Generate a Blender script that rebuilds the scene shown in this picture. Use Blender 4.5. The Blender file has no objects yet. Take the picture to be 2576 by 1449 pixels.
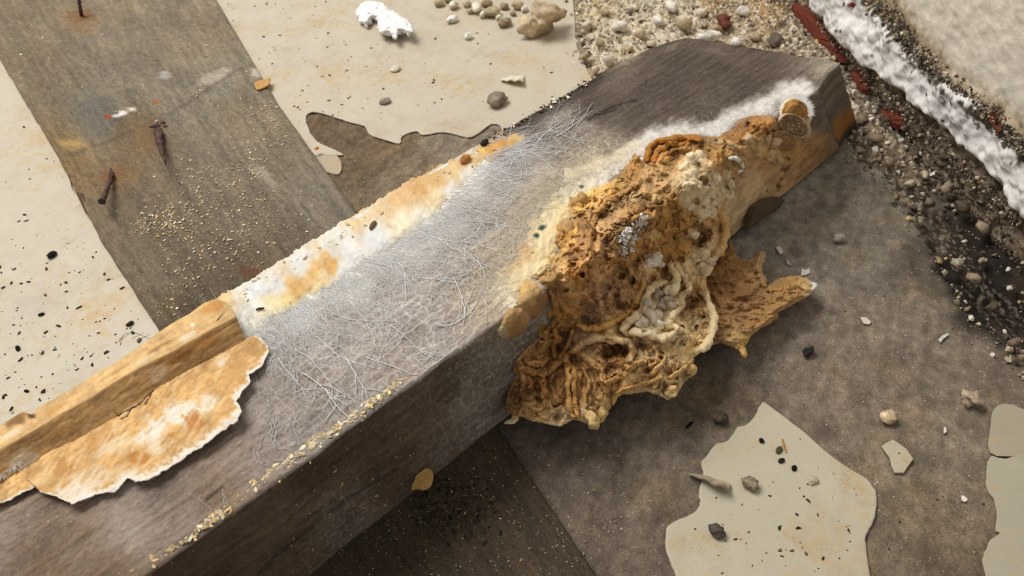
import bpy, bmesh, math, random
import numpy as np
from mathutils import Matrix, Vector

S = bpy.context.scene
COL = S.collection

# ------------------------------------------------------------------ camera
F = 2000.0                       # focal length in pixels of the 2576 x 1449 frame
CX, CY = 1288.0, 724.5
CAMH = 0.36                      # height of the lens above the floor
ROLL = math.radians(-4)
VPX, VPY = 4518.0, -1560.0       # where the long edges of the joist converge


def _camvec(x, y):
    return np.array([x - CX, -(y - CY), -F])


_d = _camvec(VPX, VPY)
_n = np.cross(_d, _camvec(VPX + 1000 * math.cos(ROLL), VPY + 1000 * math.sin(ROLL)))
UP = _n / np.linalg.norm(_n)
if UP[1] < 0:
    UP = -UP
AX = _d / np.linalg.norm(_d)
AY = np.cross(UP, AX)
R = np.array([AX, AY, UP])       # camera axes -> world: X runs along the joist, Y across it, Z up
CAMPOS = np.array([0.0, 0.0, CAMH])

cam = bpy.data.objects.new('camera', bpy.data.cameras.new('camera'))
COL.objects.link(cam)
M4 = Matrix([list(R[i]) + [CAMPOS[i]] for i in range(3)] + [[0, 0, 0, 1]])
cam.matrix_world = M4
cam.data.sensor_width = 36.0
cam.data.lens = F / 2576.0 * 36.0
cam.data.clip_start = 0.01
cam.data.clip_end = 50
cam.data.dof.use_dof = True
cam.data.dof.focus_distance = 0.39
cam.data.dof.aperture_fstop = 22
S.camera = cam

# ------------------------------------------------------------------ light
S.view_settings.view_transform = 'Standard'
S.view_settings.look = 'None'
S.view_settings.gamma = 1.0
S.view_settings.use_curve_mapping = False
S.view_settings.exposure = 0.0
w = bpy.data.worlds.new('room_light')
S.world = w
w.use_nodes = True
w.node_tree.nodes['Background'].inputs[0].default_value = (1.0, 0.965, 0.92, 1)
w.node_tree.nodes['Background'].inputs[1].default_value = 0.38


def rays(px, py):
    px = np.asarray(px, float); py = np.asarray(py, float)
    v = np.stack([px - CX, -(py - CY), np.full_like(px, -F)], -1)
    v = v @ R.T
    return v / np.linalg.norm(v, axis=-1, keepdims=True)


def on_z(px, py, z=0.0):
    r = rays(px, py)
    t = (z - CAMH) / r[..., 2]
    return CAMPOS + r * t[..., None]


def project(P):
    q = (np.asarray(P) - CAMPOS) @ R
    return CX + q[..., 0] / -q[..., 2] * F, CY - q[..., 1] / -q[..., 2] * F


def area(name, loc, target, sx, sy, power, col):
    l = bpy.data.lights.new(name, 'AREA')
    l.shape = 'RECTANGLE'; l.size = sx; l.size_y = sy; l.energy = power; l.color = col
    o = bpy.data.objects.new(name, l); COL.objects.link(o)
    o.location = loc
    o.rotation_euler = (Vector(target) - Vector(loc)).to_track_quat('-Z', 'Y').to_euler()
    return o


_c = on_z(1000, 500)
_s = on_z(1090, 103) - on_z(990, 70)
_s = _s / np.linalg.norm(_s)     # the way the plaster flake's shadow falls
LDIR = np.array([-_s[0], -_s[1], 1.75]); LDIR /= np.linalg.norm(LDIR)
area('window_daylight', Vector(_c + LDIR * 2.4), Vector(_c), 1.5, 1.1, 58, (1.0, 0.975, 0.94))

# ------------------------------------------------------------------ numpy helpers
rng = np.random.default_rng(7)
random.seed(7)


def lin(c):
    c = np.asarray(c, float) / 255.0
    return np.where(c <= 0.04045, c / 12.92, ((c + 0.055) / 1.055) ** 2.4)


def _hash(*a):
    n = np.zeros_like(a[0], dtype=np.uint32)
    for v, k in zip(a, (374761393, 668265263, 2246822519, 3266489917)):
        n = n + v.astype(np.int64).astype(np.uint32) * np.uint32(k)
    n = (n ^ (n >> np.uint32(13))) * np.uint32(1274126177)
    n = (n ^ (n >> np.uint32(16))) * np.uint32(2654435761)
    n = n ^ (n >> np.uint32(15))
    return n.astype(np.float64) / 4294967296.0


def vn(x, y, seed=0):
    xi = np.floor(x); yi = np.floor(y)
    fx = x - xi; fy = y - yi
    fx = fx * fx * fx * (fx * (fx * 6 - 15) + 10); fy = fy * fy * fy * (fy * (fy * 6 - 15) + 10)
    s = np.full_like(xi, seed)
    a = _hash(xi, yi, s); b = _hash(xi + 1, yi, s); c = _hash(xi, yi + 1, s); d = _hash(xi + 1, yi + 1, s)
    return (a + (b - a) * fx + (c - a) * fy + (a - b - c + d) * fx * fy) * 2 - 1


def fbm(x, y, seed=0, octaves=4, gain=0.5):
    t = 0; a = 1; n = 0
    for i in range(octaves):
        t = t + a * vn(x * 2 ** i + 17.3 * i, y * 2 ** i - 9.1 * i, seed + i); n += a; a *= gain
    return t / n * 1.4


def ridged(x, y, seed=0, octaves=3):
    t = 0; a = 1; n = 0
    for i in range(octaves):
        t = t + a * (1 - np.abs(vn(x * 2 ** i, y * 2 ** i, seed + i)) * 1.6); n += a; a *= 0.5
    return t / n


def worley(x, y, seed=0):
    xi = np.floor(x); yi = np.floor(y)
    f1 = np.full_like(x, 9.0); f2 = np.full_like(x, 9.0); cid = np.zeros_like(x)
    for dx in (-1, 0, 1):
        for dy in (-1, 0, 1):
            cx = xi + dx; cy = yi + dy; s = np.full_like(cx, seed)
            hx = _hash(cx, cy, s); hy = _hash(cx, cy, s + 77)
            d = np.hypot(cx + hx - x, cy + hy - y)
            nearer = d < f1
            f2 = np.where(nearer, f1, np.minimum(f2, d))
            cid = np.where(nearer, _hash(cx, cy, s + 191), cid)
            f1 = np.where(nearer, d, f1)
    return f1, f2, cid


def sstep(a, b, x):
    t = np.clip((x - a) / (b - a), 0, 1)
    return t * t * (3 - 2 * t)


def pline(x, y, pts):
    d = np.full(x.shape, 1e9)
    for (ax, ay), (bx, by) in zip(pts[:-1], pts[1:]):
        vx, vy = bx - ax, by - ay
        t = np.clip(((x - ax) * vx + (y - ay) * vy) / (vx * vx + vy * vy + 1e-9), 0, 1)
        d = np.minimum(d, np.hypot(x - ax - t * vx, y - ay - t * vy))
    return d


def sdpoly(x, y, pts):
    """signed distance, positive inside"""
    d = pline(x, y, list(pts) + [pts[0]])
    ins = np.zeros(x.shape, bool)
    for (ax, ay), (bx, by) in zip(pts, list(pts[1:]) + [pts[0]]):
        if ay == by:
            continue
        ins ^= ((ay > y) != (by > y)) & (x < (bx - ax) * (y - ay) / (by - ay) + ax)
    return np.where(ins, d, -d)


def blend(x, y, anchors, power=4.0, soft=12.0):
    """inverse-distance blend of the anchors' values: rows (x, y, v...)"""
    A = np.asarray(anchors, float)
    out = np.zeros((len(x), A.shape[1] - 2)); W = np.zeros(len(x))
    for a in A:
        wgt = 1.0 / (((x - a[0]) ** 2 + (y - a[1]) ** 2 + soft * soft) ** (power / 2))
        W += wgt; out += wgt[:, None] * a[2:]
    return out / W[:, None]


def smooth_closed(pts, n=4, k=0.5):
    P = np.asarray(pts, float)
    out = []
    m = len(P)
    for i in range(m):
        p0, p1, p2, p3 = P[i - 1], P[i], P[(i + 1) % m], P[(i + 2) % m]
        for j in range(n):
            t = j / n
            out.append(0.5 * ((2 * p1) + (p2 - p0) * t + (2 * p0 - 5 * p1 + 4 * p2 - p3) * t * t + (3 * p1 - p0 - 3 * p2 + p3) * t ** 3))
    return np.array(out)


def resample(pts, n):
    P = np.asarray(pts, float)
    s = np.r_[0, np.cumsum(np.linalg.norm(np.diff(P, axis=0), axis=1))]
    u = np.linspace(0, s[-1], n)
    return np.stack([np.interp(u, s, P[:, k]) for k in range(P.shape[1])], 1)


# ------------------------------------------------------------------ object helpers
def tag(o, label=None, cat=None, group=None, kind=None):
    if label: o['label'] = label
    if cat: o['category'] = cat
    if group: o['group'] = group
    if kind: o['kind'] = kind
    return o


def wloc(o):
    v = Vector((0, 0, 0))
    while o is not None:
        v = v + o.location; o = o.parent
    return v


def mesh(name, V, Q, mat, parent=None, col=None, smooth=True, T=None):
    """one mesh object; V world points, Q quads, T triangles; its origin goes to the foot of the mesh"""
    V = np.asarray(V, float)
    org = np.array([(V[:, 0].min() + V[:, 0].max()) / 2, (V[:, 1].min() + V[:, 1].max()) / 2, V[:, 2].min()])
    me = bpy.data.meshes.new(name)
    Q = np.asarray(Q, np.int32).reshape(-1, 4) if Q is not None and len(Q) else np.zeros((0, 4), np.int32)
    T = np.asarray(T, np.int32).reshape(-1, 3) if T is not None and len(T) else np.zeros((0, 3), np.int32)
    me.vertices.add(len(V)); me.vertices.foreach_set('co', (V - org).astype(np.float32).ravel())
    nl = Q.size + T.size
    me.loops.add(nl); me.loops.foreach_set('vertex_index', np.r_[Q.ravel(), T.ravel()])
    np_ = len(Q) + len(T)
    me.polygons.add(np_)
    me.polygons.foreach_set('loop_start', np.r_[np.arange(len(Q)) * 4, Q.size + np.arange(len(T)) * 3].astype(np.int32))
    me.polygons.foreach_set('use_smooth', np.full(np_, smooth))
    me.update(calc_edges=True)
    if col is not None:
        c = np.asarray(col, float)
        if c.ndim == 1: c = np.tile(c, (len(V), 1))
        at = me.attributes.new('Col', 'FLOAT_COLOR', 'POINT')
        at.data.foreach_set('color', np.c_[np.clip(lin(c), 0, 1), np.ones(len(V))].astype(np.float32).ravel())
    me.materials.append(mat)
    o = bpy.data.objects.new(name, me); COL.objects.link(o)
    o.location = Vector(org)
    if parent is not None:
        o.location = Vector(org) - wloc(parent); o.parent = parent
    return o


def empty(name, loc, label, cat, group=None):
    o = bpy.data.objects.new(name, None); COL.objects.link(o)
    o.location = Vector(loc); o.empty_display_size = 0.01
    return tag(o, label, cat, group)


def gridq(nr, nc, off=0):
    i = np.arange(nr * nc).reshape(nr, nc) + off
    return np.stack([i[:-1, :-1], i[:-1, 1:], i[1:, 1:], i[1:, :-1]], -1).reshape(-1, 4)


def vmat(name, rough=0.85, bumps=((900, 0.25, 0.0006),), var=((700, 0.18),), stretch=(1, 1, 1), spec=0.25, tint=None, sss=0.0, speck=None, stain=None):
    """vertex colour times fine noise, with fine bump; all in metres"""
    m = bpy.data.materials.new(name); m.use_nodes = True
    nt = m.node_tree; N = nt.nodes; L = nt.links
    b = N['Principled BSDF']
    b.inputs['Roughness'].default_value = rough
    b.inputs['Specular IOR Level'].default_value = spec
    if sss:
        b.inputs['Subsurface Weight'].default_value = sss
        b.inputs['Subsurface Radius'].default_value = (0.004, 0.002, 0.001)
        b.inputs['Subsurface Scale'].default_value = 0.6
    tc = N.new('ShaderNodeTexCoord')
    mp = N.new('ShaderNodeMapping'); mp.inputs['Scale'].default_value = stretch
    L.new(tc.outputs['Object'], mp.inputs['Vector'])
    if tint is None:
        a = N.new('ShaderNodeAttribute'); a.attribute_name = 'Col'; cur = a.outputs['Color']
    else:
        a = N.new('ShaderNodeRGB'); a.outputs[0].default_value = tuple(lin(tint)) + (1,); cur = a.outputs[0]
    for sc, amt in var:
        n = N.new('ShaderNodeTexNoise'); n.inputs['Scale'].default_value = sc; n.inputs['Detail'].default_value = 4; n.inputs['Roughness'].default_value = 0.65
        L.new(mp.outputs[0], n.inputs['Vector'])
        r = N.new('ShaderNodeMapRange'); r.inputs[1].default_value = 0.28; r.inputs[2].default_value = 0.72; r.inputs[3].default_value = 1 - amt; r.inputs[4].default_value = 1 + amt
        L.new(n.outputs['Fac'], r.inputs[0])
        mx = N.new('ShaderNodeVectorMath'); mx.operation = 'SCALE'
        L.new(cur, mx.inputs[0]); L.new(r.outputs[0], mx.inputs['Scale']); cur = mx.outputs[0]
    for s1, s2, colr, lo, hi, amt in (stain or ()):
        f = []
        for k_, q in ((s1, 3), (s2, 6)):
            n = N.new('ShaderNodeTexNoise'); n.inputs['Scale'].default_value = k_; n.inputs['Detail'].default_value = q; n.inputs['Roughness'].default_value = 0.7
            L.new(tc.outputs['Object'], n.inputs['Vector']); f.append(n.outputs['Fac'])
        ad = N.new('ShaderNodeMath'); ad.operation = 'ADD'; L.new(f[0], ad.inputs[0]); L.new(f[1], ad.inputs[1])
        mr = N.new('ShaderNodeMapRange'); mr.inputs[1].default_value = lo; mr.inputs[2].default_value = hi; mr.inputs[3].default_value = 0; mr.inputs[4].default_value = amt
        L.new(ad.outputs[0], mr.inputs[0])
        mix = N.new('ShaderNodeMix'); mix.data_type = 'RGBA'
        L.new(mr.outputs[0], mix.inputs['Factor']); L.new(cur, mix.inputs['A']); mix.inputs['B'].default_value = tuple(lin(colr)) + (1,)
        cur = mix.outputs['Result']
    for sp in (speck or ()):
        sc, size, colr, dens = sp
        v = N.new('ShaderNodeTexVoronoi'); v.inputs['Scale'].default_value = sc; v.inputs['Randomness'].default_value = 1
        L.new(tc.outputs['Object'], v.inputs['Vector'])
        sx = N.new('ShaderNodeSeparateColor'); L.new(v.outputs['Color'], sx.inputs[0])
        lt = N.new('ShaderNodeMath'); lt.operation = 'MULTIPLY'; L.new(sx.outputs[1], lt.inputs[0]); lt.inputs[1].default_value = size
        c1 = N.new('ShaderNodeMath'); c1.operation = 'LESS_THAN'; L.new(v.outputs['Distance'], c1.inputs[0]); L.new(lt.outputs[0], c1.inputs[1])
        c2 = N.new('ShaderNodeMath'); c2.operation = 'LESS_THAN'; L.new(sx.outputs[0], c2.inputs[0]); c2.inputs[1].default_value = dens
        mu = N.new('ShaderNodeMath'); mu.operation = 'MULTIPLY'; L.new(c1.outputs[0], mu.inputs[0]); L.new(c2.outputs[0], mu.inputs[1])
        mix = N.new('ShaderNodeMix'); mix.data_type = 'RGBA'
        L.new(mu.outputs[0], mix.inputs['Factor']); L.new(cur, mix.inputs['A']); mix.inputs['B'].default_value = tuple(lin(colr)) + (1,)
        cur = mix.outputs['Result']
    L.new(cur, b.inputs['Base Color'])
    prev = None
    for sc, st, dist in bumps:
        n = N.new('ShaderNodeTexNoise'); n.inputs['Scale'].default_value = sc; n.inputs['Detail'].default_value = 5; n.inputs['Roughness'].default_value = 0.65
        L.new(mp.outputs[0], n.inputs['Vector'])
        bp = N.new('ShaderNodeBump'); bp.inputs['Strength'].default_value = st; bp.inputs['Distance'].default_value = dist
        L.new(n.outputs['Fac'], bp.inputs['Height'])
        if prev is not None: L.new(prev, bp.inputs['Normal'])
        prev = bp.outputs[0]
    if prev is not None: L.new(prev, b.inputs['Normal'])
    return m


M_conc = vmat('trowelled_concrete', 0.9, ((1500, 0.5, 0.0006), (350, 0.4, 0.0015)), ((1900, 0.34), (800, 0.34), (300, 0.14), (90, 0.06)),
              speck=((700, 0.30, (196, 186, 168), 0.16), (330, 0.16, (206, 198, 184), 0.06), (300, 0.20, (48, 40, 32), 0.06)))
M_paint = vmat('old_cream_paint', 0.42, ((260, 0.12, 0.001), (60, 0.12, 0.003)), ((40, 0.05), (900, 0.05)), spec=0.35,
               speck=((330, 0.20, (72, 58, 42), 0.10), (900, 0.34, (188, 160, 112), 0.14), (420, 0.2, (150, 124, 86), 0.08)),
               stain=((14, 160, (192, 160, 104), 1.02, 1.30, 0.75), (9, 60, (176, 164, 146), 1.0, 1.35, 0.6), (30, 700, (170, 140, 92), 1.12, 1.3, 0.6)))
M_plaster = vmat('lumpy_white_plaster', 0.9, ((600, 0.4, 0.001),), ((500, 0.08), (90, 0.06)))
M_rubble = vmat('crumbled_mortar', 0.95, ((1500, 0.6, 0.0008),), ((900, 0.3), (300, 0.2)))
M_brick = vmat('red_brick', 0.9, ((900, 0.5, 0.0008),), ((500, 0.25),), tint=(112, 54, 40))
M_board = vmat('weathered_board', 0.88, ((600, 0.4, 0.0008), (1900, 0.5, 0.0004)), ((420, 0.16), (1700, 0.50), (60, 0.08)), stretch=(1, 0.3, 1), speck=((520, 0.18, (214, 200, 170), 0.10), (1000, 0.35, (196, 182, 156), 0.14)))
M_joist = vmat('grey_brown_timber', 0.85, ((600, 0.4, 0.0007), (1900, 0.4, 0.0004)), ((420, 0.12), (1700, 0.26)), stretch=(0.3, 1, 1), speck=((620, 0.22, (206, 190, 160), 0.05),))
M_rust = vmat('rusty_iron', 0.75, ((1200, 0.6, 0.0005),), ((900, 0.4),), spec=0.4)
M_fungus = vmat('fungus_flesh', 0.55, ((1300, 0.45, 0.0006), (420, 0.35, 0.0012)), ((900, 0.16), (220, 0.12)), spec=0.3, sss=0.03)
M_pale = vmat('pale_fungus_flesh', 0.7, ((1300, 0.35, 0.0005),), ((700, 0.08),), spec=0.25, sss=0.15)
M_skin = vmat('fungal_skin', 0.8, ((420, 0.15, 0.0007), (1700, 0.3, 0.0004)), ((420, 0.08), (1700, 0.10)), stretch=(0.5, 1, 1), sss=0.03)
M_myc = vmat('white_mycelium', 0.9, ((1200, 0.25, 0.0004),), ((900, 0.05),), sss=0.3)
M_crumb = vmat('loose_crumbs', 0.85, (), ((800, 0.15),))

# ------------------------------------------------------------------ measured frame of the scene
BT = 0.005                                        # board thickness, the joist lies on it


def _side(px, py, z):
    return float(on_z(px, py, z)[1])


YF = _side(1240, 1075, BT)                         # front face of the joist
_r = rays(1232, 823)
ZT = CAMH + _r[2] * YF / _r[1]                     # top of the joist
YB = _side(905, 535, ZT)                           # back edge of the joist
print('joist width %.4f height %.4f' % (YB - YF, ZT - BT))

# ------------------------------------------------------------------ floor
WB0 = on_z(1960, 0); WB1 = on_z(2576, 700)         # foot of the wall
WDIR = (WB1 - WB0) / np.linalg.norm(WB1 - WB0)
WN = np.array([WDIR[1], -WDIR[0], 0.0])            # wall normal into the room
if WN @ (np.array([0.3, 0.2, 0]) - WB0) < 0:
    WN = -WN

FX0, FX1, FY0, FY1 = -0.16, 0.92, -0.10, 1.08
nx, ny = 560, 610
gx, gy = np.meshgrid(np.linspace(FX0, FX1, nx), np.linspace(FY0, FY1, ny))
gx = gx.ravel(); gy = gy.ravel()
P = np.stack([gx, gy, np.zeros_like(gx)], 1)
fpx, fpy = project(P)
floor_anchor = [
    (1000, 450, 122, 104, 82), (850, 330, 108, 88, 64), (1150, 370, 132, 116, 96), (950, 400, 112, 92, 66),
    (1950, 520, 150, 142, 130), (2000, 470, 158, 150, 138), (1930, 620, 142, 134, 122), (2060, 560, 138, 128, 114), (2150, 480, 150, 140, 126),
    (2150, 650, 132, 120, 104), (2250, 560, 118, 106, 90), (2330, 640, 92, 80, 66), (2430, 640, 40, 33, 27), (2480, 720, 32, 26, 20), (2560, 800, 62, 52, 42),  # crevice anchors: dark dirt with the gap's shade painted in
    (2300, 760, 126, 112, 94), (2450, 900, 124, 108, 90), (2560, 960, 110, 96, 80), (2150, 850, 124, 108, 90), (2000, 800, 134, 120, 104),
    (1850, 900, 126, 112, 96), (1850, 980, 110, 94, 74), (1600, 1080, 128, 114, 98), (1700, 1150, 118, 104, 88), (1450, 1150, 116, 102, 88), (1500, 1300, 112, 96, 80), (1600, 1400, 110, 94, 78),
    (2250, 1000, 124, 108, 90), (2400, 1050, 130, 114, 94), (2350, 1300, 122, 104, 80), (2300, 1430, 116, 100, 80), (2100, 1050, 126, 110, 92), (2400, 1430, 112, 95, 74),
    (1250, 1400, 100, 86, 70), (1750, 1300, 104, 88, 70), (2450, 1200, 126, 110, 90), (1500, 100, 150, 132, 104), (0, 800, 130, 116, 98)]
fc = blend(fpx + 40 * fbm(gx * 30, gy * 30, 3), fpy + 40 * fbm(gx * 30, gy * 30, 4), floor_anchor, 4, 40)
blot = fbm(gx * 70, gy * 70, 11, 4)
fine = fbm(gx * 260, gy * 260, 12, 3)
streak = fbm(gx * 60 + gy * 20, gy * 240 - gx * 80, 13, 3)
fc = (fc * .80 + fc.mean(1, keepdims=True) * .20) * 1.03 * (1 + 0.08 * blot + 0.14 * fine + 0.09 * streak)[:, None] + np.outer(sstep(0.15, 0.6, fbm(gx * 45, gy * 45, 15)), [5, 2, -3])
z = 0.0006 * fbm(gx * 120, gy * 120, 21, 4) + 0.0004 * fine - 0.0006
gap = sdpoly(fpx, fpy, [(2330, 520), (2420, 560), (2500, 650), (2700, 860), (2700, 960), (2560, 860), (2440, 740), (2350, 620)])
z -= 0.016 * sstep(-30, 60, gap + 25 * fbm(gx * 90, gy * 90, 31))
chip = sdpoly(fpx, fpy, smooth_closed([(2108, 480), (2118, 448), (2150, 430), (2190, 428), (2200, 470), (2195, 510), (2150, 512), (2115, 505)]))
z += 0.0012 * sstep(0, 5, chip)
P[:, 2] = z
floor = mesh('floor', P, gridq(ny, nx), M_conc, None, fc)
tag(floor, kind='structure')
b = bmesh.new()
bmesh.ops.create_grid(b, x_segments=1, y_segments=1, size=2.5)
me = bpy.data.meshes.new('subfloor'); b.to_mesh(me); b.free()
o = bpy.data.objects.new('floor_base', me); COL.objects.link(o); o.location = Vector((0.3, 0.4, -0.022))
me.materials.append(vmat('dark_soil', 0.95, tint=(70, 60, 50))); tag(o, kind='structure')


def slab(name, px, z0, th, mat, col, parent=None, sub=3, rag=0.0004, lip=0.0006, seed=1, colfn=None):
    """a flat flake: outline on the floor, rounded ragged rim, flat top"""
    q = smooth_closed(px, sub)
    W = on_z(q[:, 0], q[:, 1], z0)[:, :2]
    n = len(W)
    W = W + rag * np.stack([fbm(W[:, 0] * 500, W[:, 1] * 500, seed), fbm(W[:, 0] * 500, W[:, 1] * 500, seed + 5)], 1)
    tn = np.roll(W, -1, 0) - np.roll(W, 1, 0)
    nr = np.stack([tn[:, 1], -tn[:, 0]], 1); nr /= np.linalg.norm(nr, axis=1, keepdims=True) + 1e-12
    ar = 0.5 * np.sum(W[:, 0] * np.roll(W[:, 1], -1) - np.roll(W[:, 0], -1) * W[:, 1])
    if ar > 0: nr = -nr                          # inward
    rings = [(0, 0), (0, th * 0.6), (lip * 0.4, th * 0.92), (lip, th)]
    V = np.concatenate([np.c_[W + nr * a, np.full(n, z0 + h)] for a, h in rings])
    i = np.arange(n); j = (i + 1) % n
    Q = np.concatenate([np.stack([i + k * n, j + k * n, j + k * n + n, i + k * n + n], 1) for k in range(len(rings) - 1)])
    from mathutils.geometry import tessellate_polygon
    top = V[-n:]
    T = np.array([t for t in tessellate_polygon([[Vector(v) for v in top]])], np.int32) + (len(rings) - 1) * n
    if ar < 0: Q = Q[:, ::-1]
    a, b_, c_ = (V[T[:, k]] for k in range(3))
    fl = np.cross(b_ - a, c_ - a)[:, 2] < 0
    T[fl] = T[fl][:, ::-1]
    cc = np.tile(np.asarray(col, float), (len(V), 1))
    cc[:n * 2] *= 0.7
    return mesh(name, V, Q, mat, parent, cc, smooth=False, T=T)


sheet = [(-260, -140), (300, -200), (900, -200), (1420, -160), (1440, -20), (1446, 60), (1452, 120), (1478, 180), (1500, 240), (1420, 290), (1290, 352),
         (1263, 330), (1257, 317), (1234, 315), (1207, 336), (1176, 348), (1118, 334), (1064, 342), (1048, 332), (1013, 344), (1006, 363), (967, 353),
         (930, 340), (917, 319), (878, 309), (843, 297), (797, 284), (778, 287), (770, 300), (782, 336), (800, 358), (828, 372), (855, 384), (862, 392), (830, 392), (780, 400), (600, 500),
         (420, 900), (260, 1040), (60, 1180), (-260, 1300)]
slab('paint_sheet', sheet, 0, 0.0009, M_paint, (198, 188, 168), floor, seed=3)
slab('paint_patch', [(797, 367), (820, 374), (845, 388), (858, 408), (859, 430), (845, 440), (800, 420)], 0, 0.0005, M_paint, (178, 164, 140), floor, seed=4)
slab('paint_patch', [(1922, 1013), (1909, 1024), (1900, 1044), (1873, 1073), (1855, 1075), (1842, 1096), (1824, 1114), (1797, 1120), (1779, 1145), (1763, 1167), (1768, 1199), (1757, 1230), (1757, 1250), (1761, 1266), (1750, 1288), (1721, 1302), (1685, 1320), (1674, 1340), (1674, 1382), (1685, 1418), (1699, 1449), (1725, 1520), (1950, 1580), (2190, 1520), (2187, 1449), (2178, 1382), (2176, 1355), (2187, 1333), (2200, 1302), (2205, 1257), (2196, 1225), (2169, 1199), (2115, 1167), (2070, 1131), (2025, 1091), (1985, 1060), (1949, 1033)], 0, 0.0012, M_paint, (188, 180, 157), floor, seed=5, lip=0.0012)
slab('paint_patch', [(2491, 1069), (2496, 1033), (2518, 1017), (2549, 1019), (2576, 1030), (2680, 1060), (2680, 1150), (2560, 1150), (2489, 1140)], 0, 0.0006, M_paint, (164, 155, 134), floor, seed=6)
slab('paint_patch', [(2489, 1150), (2530, 1156), (2680, 1160), (2680, 1560), (2500, 1540), (2478, 1449), (2471, 1409), (2478, 1382), (2491, 1360), (2514, 1344), (2502, 1337), (2505, 1302), (2500, 1261), (2485, 1239), (2478, 1203)], 0, 0.0008, M_paint, (172, 164, 143), floor, seed=8)
tag(slab('paint_chip', [(2214, 1125), (2230, 1116), (2245, 1108), (2281, 1131), (2296, 1158), (2284, 1176), (2272, 1192), (2249, 1193), (2240, 1175), (2236, 1154)], 0.0004, 0.0012, M_paint, (184, 176, 152), None, sub=1, seed=9),
    'small loose chip of cream paint on bare concrete right of the large cream patch', 'paint chip')

# ------------------------------------------------------------------ wall
ns, nz = 520, 330
sv, zv = np.meshgrid(np.linspace(-0.20, 0.48, ns), np.linspace(-0.02, 0.30, nz))
sv = sv.ravel(); zv = zv.ravel()
base = WB0 + sv[:, None] * WDIR + np.stack([0 * zv, 0 * zv, zv], 1)
wpx, wpy = project(base)
# how far a point lies across the white band, measured square to it
band = [(1990, -160), (2045, 15), (2171, 164), (2316, 270), (2461, 396), (2557, 507), (2700, 680)]
band2 = [(2150, -160), (2200, 14), (2277, 97), (2369, 193), (2485, 261), (2576, 348), (2700, 470)]
bandp = band + band2[::-1]
n1 = 9 * fbm(sv * 60, zv * 60, 41, 4)
db = sdpoly(wpx, wpy, bandp) + n1
above = sstep(0, 10, -sdpoly(wpx, wpy, [(-3000, -160)] + band2 + [(2700, 3000), (-3000, 3000)]) + 0 * n1)
dirt_line = pline(wpx, wpy, [(2200, 0), (2290, 110), (2380, 210), (2500, 300), (2600, 400)])
lump = fbm(sv * 55, zv * 55, 42, 3)
dz = 0.0060 * sstep(-26, 22, db) * (1 + 0.5 * lump) + (0.0006 + 0.0014 * sstep(-26, 10, db)) * fbm(sv * 140, zv * 140, 43, 3)
dz -= 0.0016 * sstep(40, 6, dirt_line + n1) * (1 - sstep(-10, 14, db))
wc = np.tile(np.array([226., 217., 200.]), (len(sv), 1))
wc = wc * (1 + 0.05 * fbm(sv * 160, zv * 160, 44, 3))[:, None]
under = 1 - sstep(-2, 10, -sdpoly(wpx, wpy, [(-3000, -160)] + band + [(2700, 3000), (-3000, 3000)]) + n1)


def mixc(c, k, col):
    return c + (np.asarray(col, float) - c) * np.clip(k, 0, 1)[:, None]


grit = fbm(sv * 330, zv * 330, 45, 3)
wc = mixc(wc, sstep(-4, 6, db), (232, 230, 226))
wc = mixc(wc, sstep(70, 20, dirt_line + 1.6 * n1 + 18 * grit) * (1 - sstep(-4, 8, db)), (178, 158, 128))
wc = mixc(wc, sstep(20, 4, dirt_line + 2.2 * n1 + 22 * grit), (74, 66, 56))
wc = mixc(wc, under, (150, 134, 112))
wc = mixc(wc, under * sstep(0.0, 0.4, grit), (84, 72, 58))
dz += 0.003 * under * fbm(sv * 240, zv * 240, 46, 3) - 0.004 * under
f1, f2, cid = worley(sv * 45, zv * 45, 47)
hole = (cid > 0.86) & (db > 4)
dz -= 0.006 * hole * sstep(0.22, 0.05, f1)
wc = mixc(wc, hole * sstep(0.16, 0.06, f1), (120, 104, 88))
f1, f2, cid = worley(sv * 120, zv * 120, 48)
wc = mixc(wc, (cid > 0.93) * (db > 0) * sstep(0.16, 0.10, f1), (60, 52, 44))
W_ = base + WN * dz[:, None]
wall = mesh('wall_right', W_, gridq(nz, ns)[:, ::-1], M_plaster, None, wc)
tag(wall, kind='structure')


def on_wall(px, py, off=0.0):
    r = rays(px, py)
    t = ((WB0 + WN * off - CAMPOS) @ WN) / (r @ WN)
    return CAMPOS + r * t[..., None]


for k, pts in enumerate([[(1990, 12), (2024, 28), (2062, 62), (2096, 112), (2116, 156), (2090, 152), (2062, 142), (2036, 112), (2008, 66)],
                         [(2140, 182), (2166, 196), (2182, 226), (2166, 240), (2144, 222)],
                         [(2212, 284), (2238, 284), (2266, 300), (2262, 326), (2236, 322)],
                         [(2492, 286), (2512, 300), (2528, 330), (2512, 336), (2496, 312)],
                         [(2106, 5), (2140, -4), (2160, 6), (2140, 22), (2116, 18)]]):
    q = smooth_closed(pts, 4); n = len(q); q = q + 2.2 * np.random.default_rng(k).normal(size=q.shape)
    off = (0.002, 0.001, 0.001, 0.0035, 0.0035)[k]
    a = on_wall(q[:, 0], q[:, 1], off); cen = a.mean(0)
    a2 = cen + (a - cen) * 0.80 + WN * (0.0012 + 0.0006 * np.random.default_rng(k).normal(size=(n, 1)))
    bk = cen + (a - cen) * 1.15 - WN * 0.02
    V = np.concatenate([bk, a, a2, [cen + WN * 0.0025]])
    i = np.arange(n); j = (i + 1) % n
    Q = np.concatenate([np.stack([i, j, j + n, i + n], 1), np.stack([i + n, j + n, j + 2 * n, i + 2 * n], 1)])
    T = np.stack([i + 2 * n, j + 2 * n, np.full(n, 3 * n)], 1)
    mesh('brick', V, Q, M_brick, wall, (150, 66, 45), smooth=False, T=T)

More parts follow.
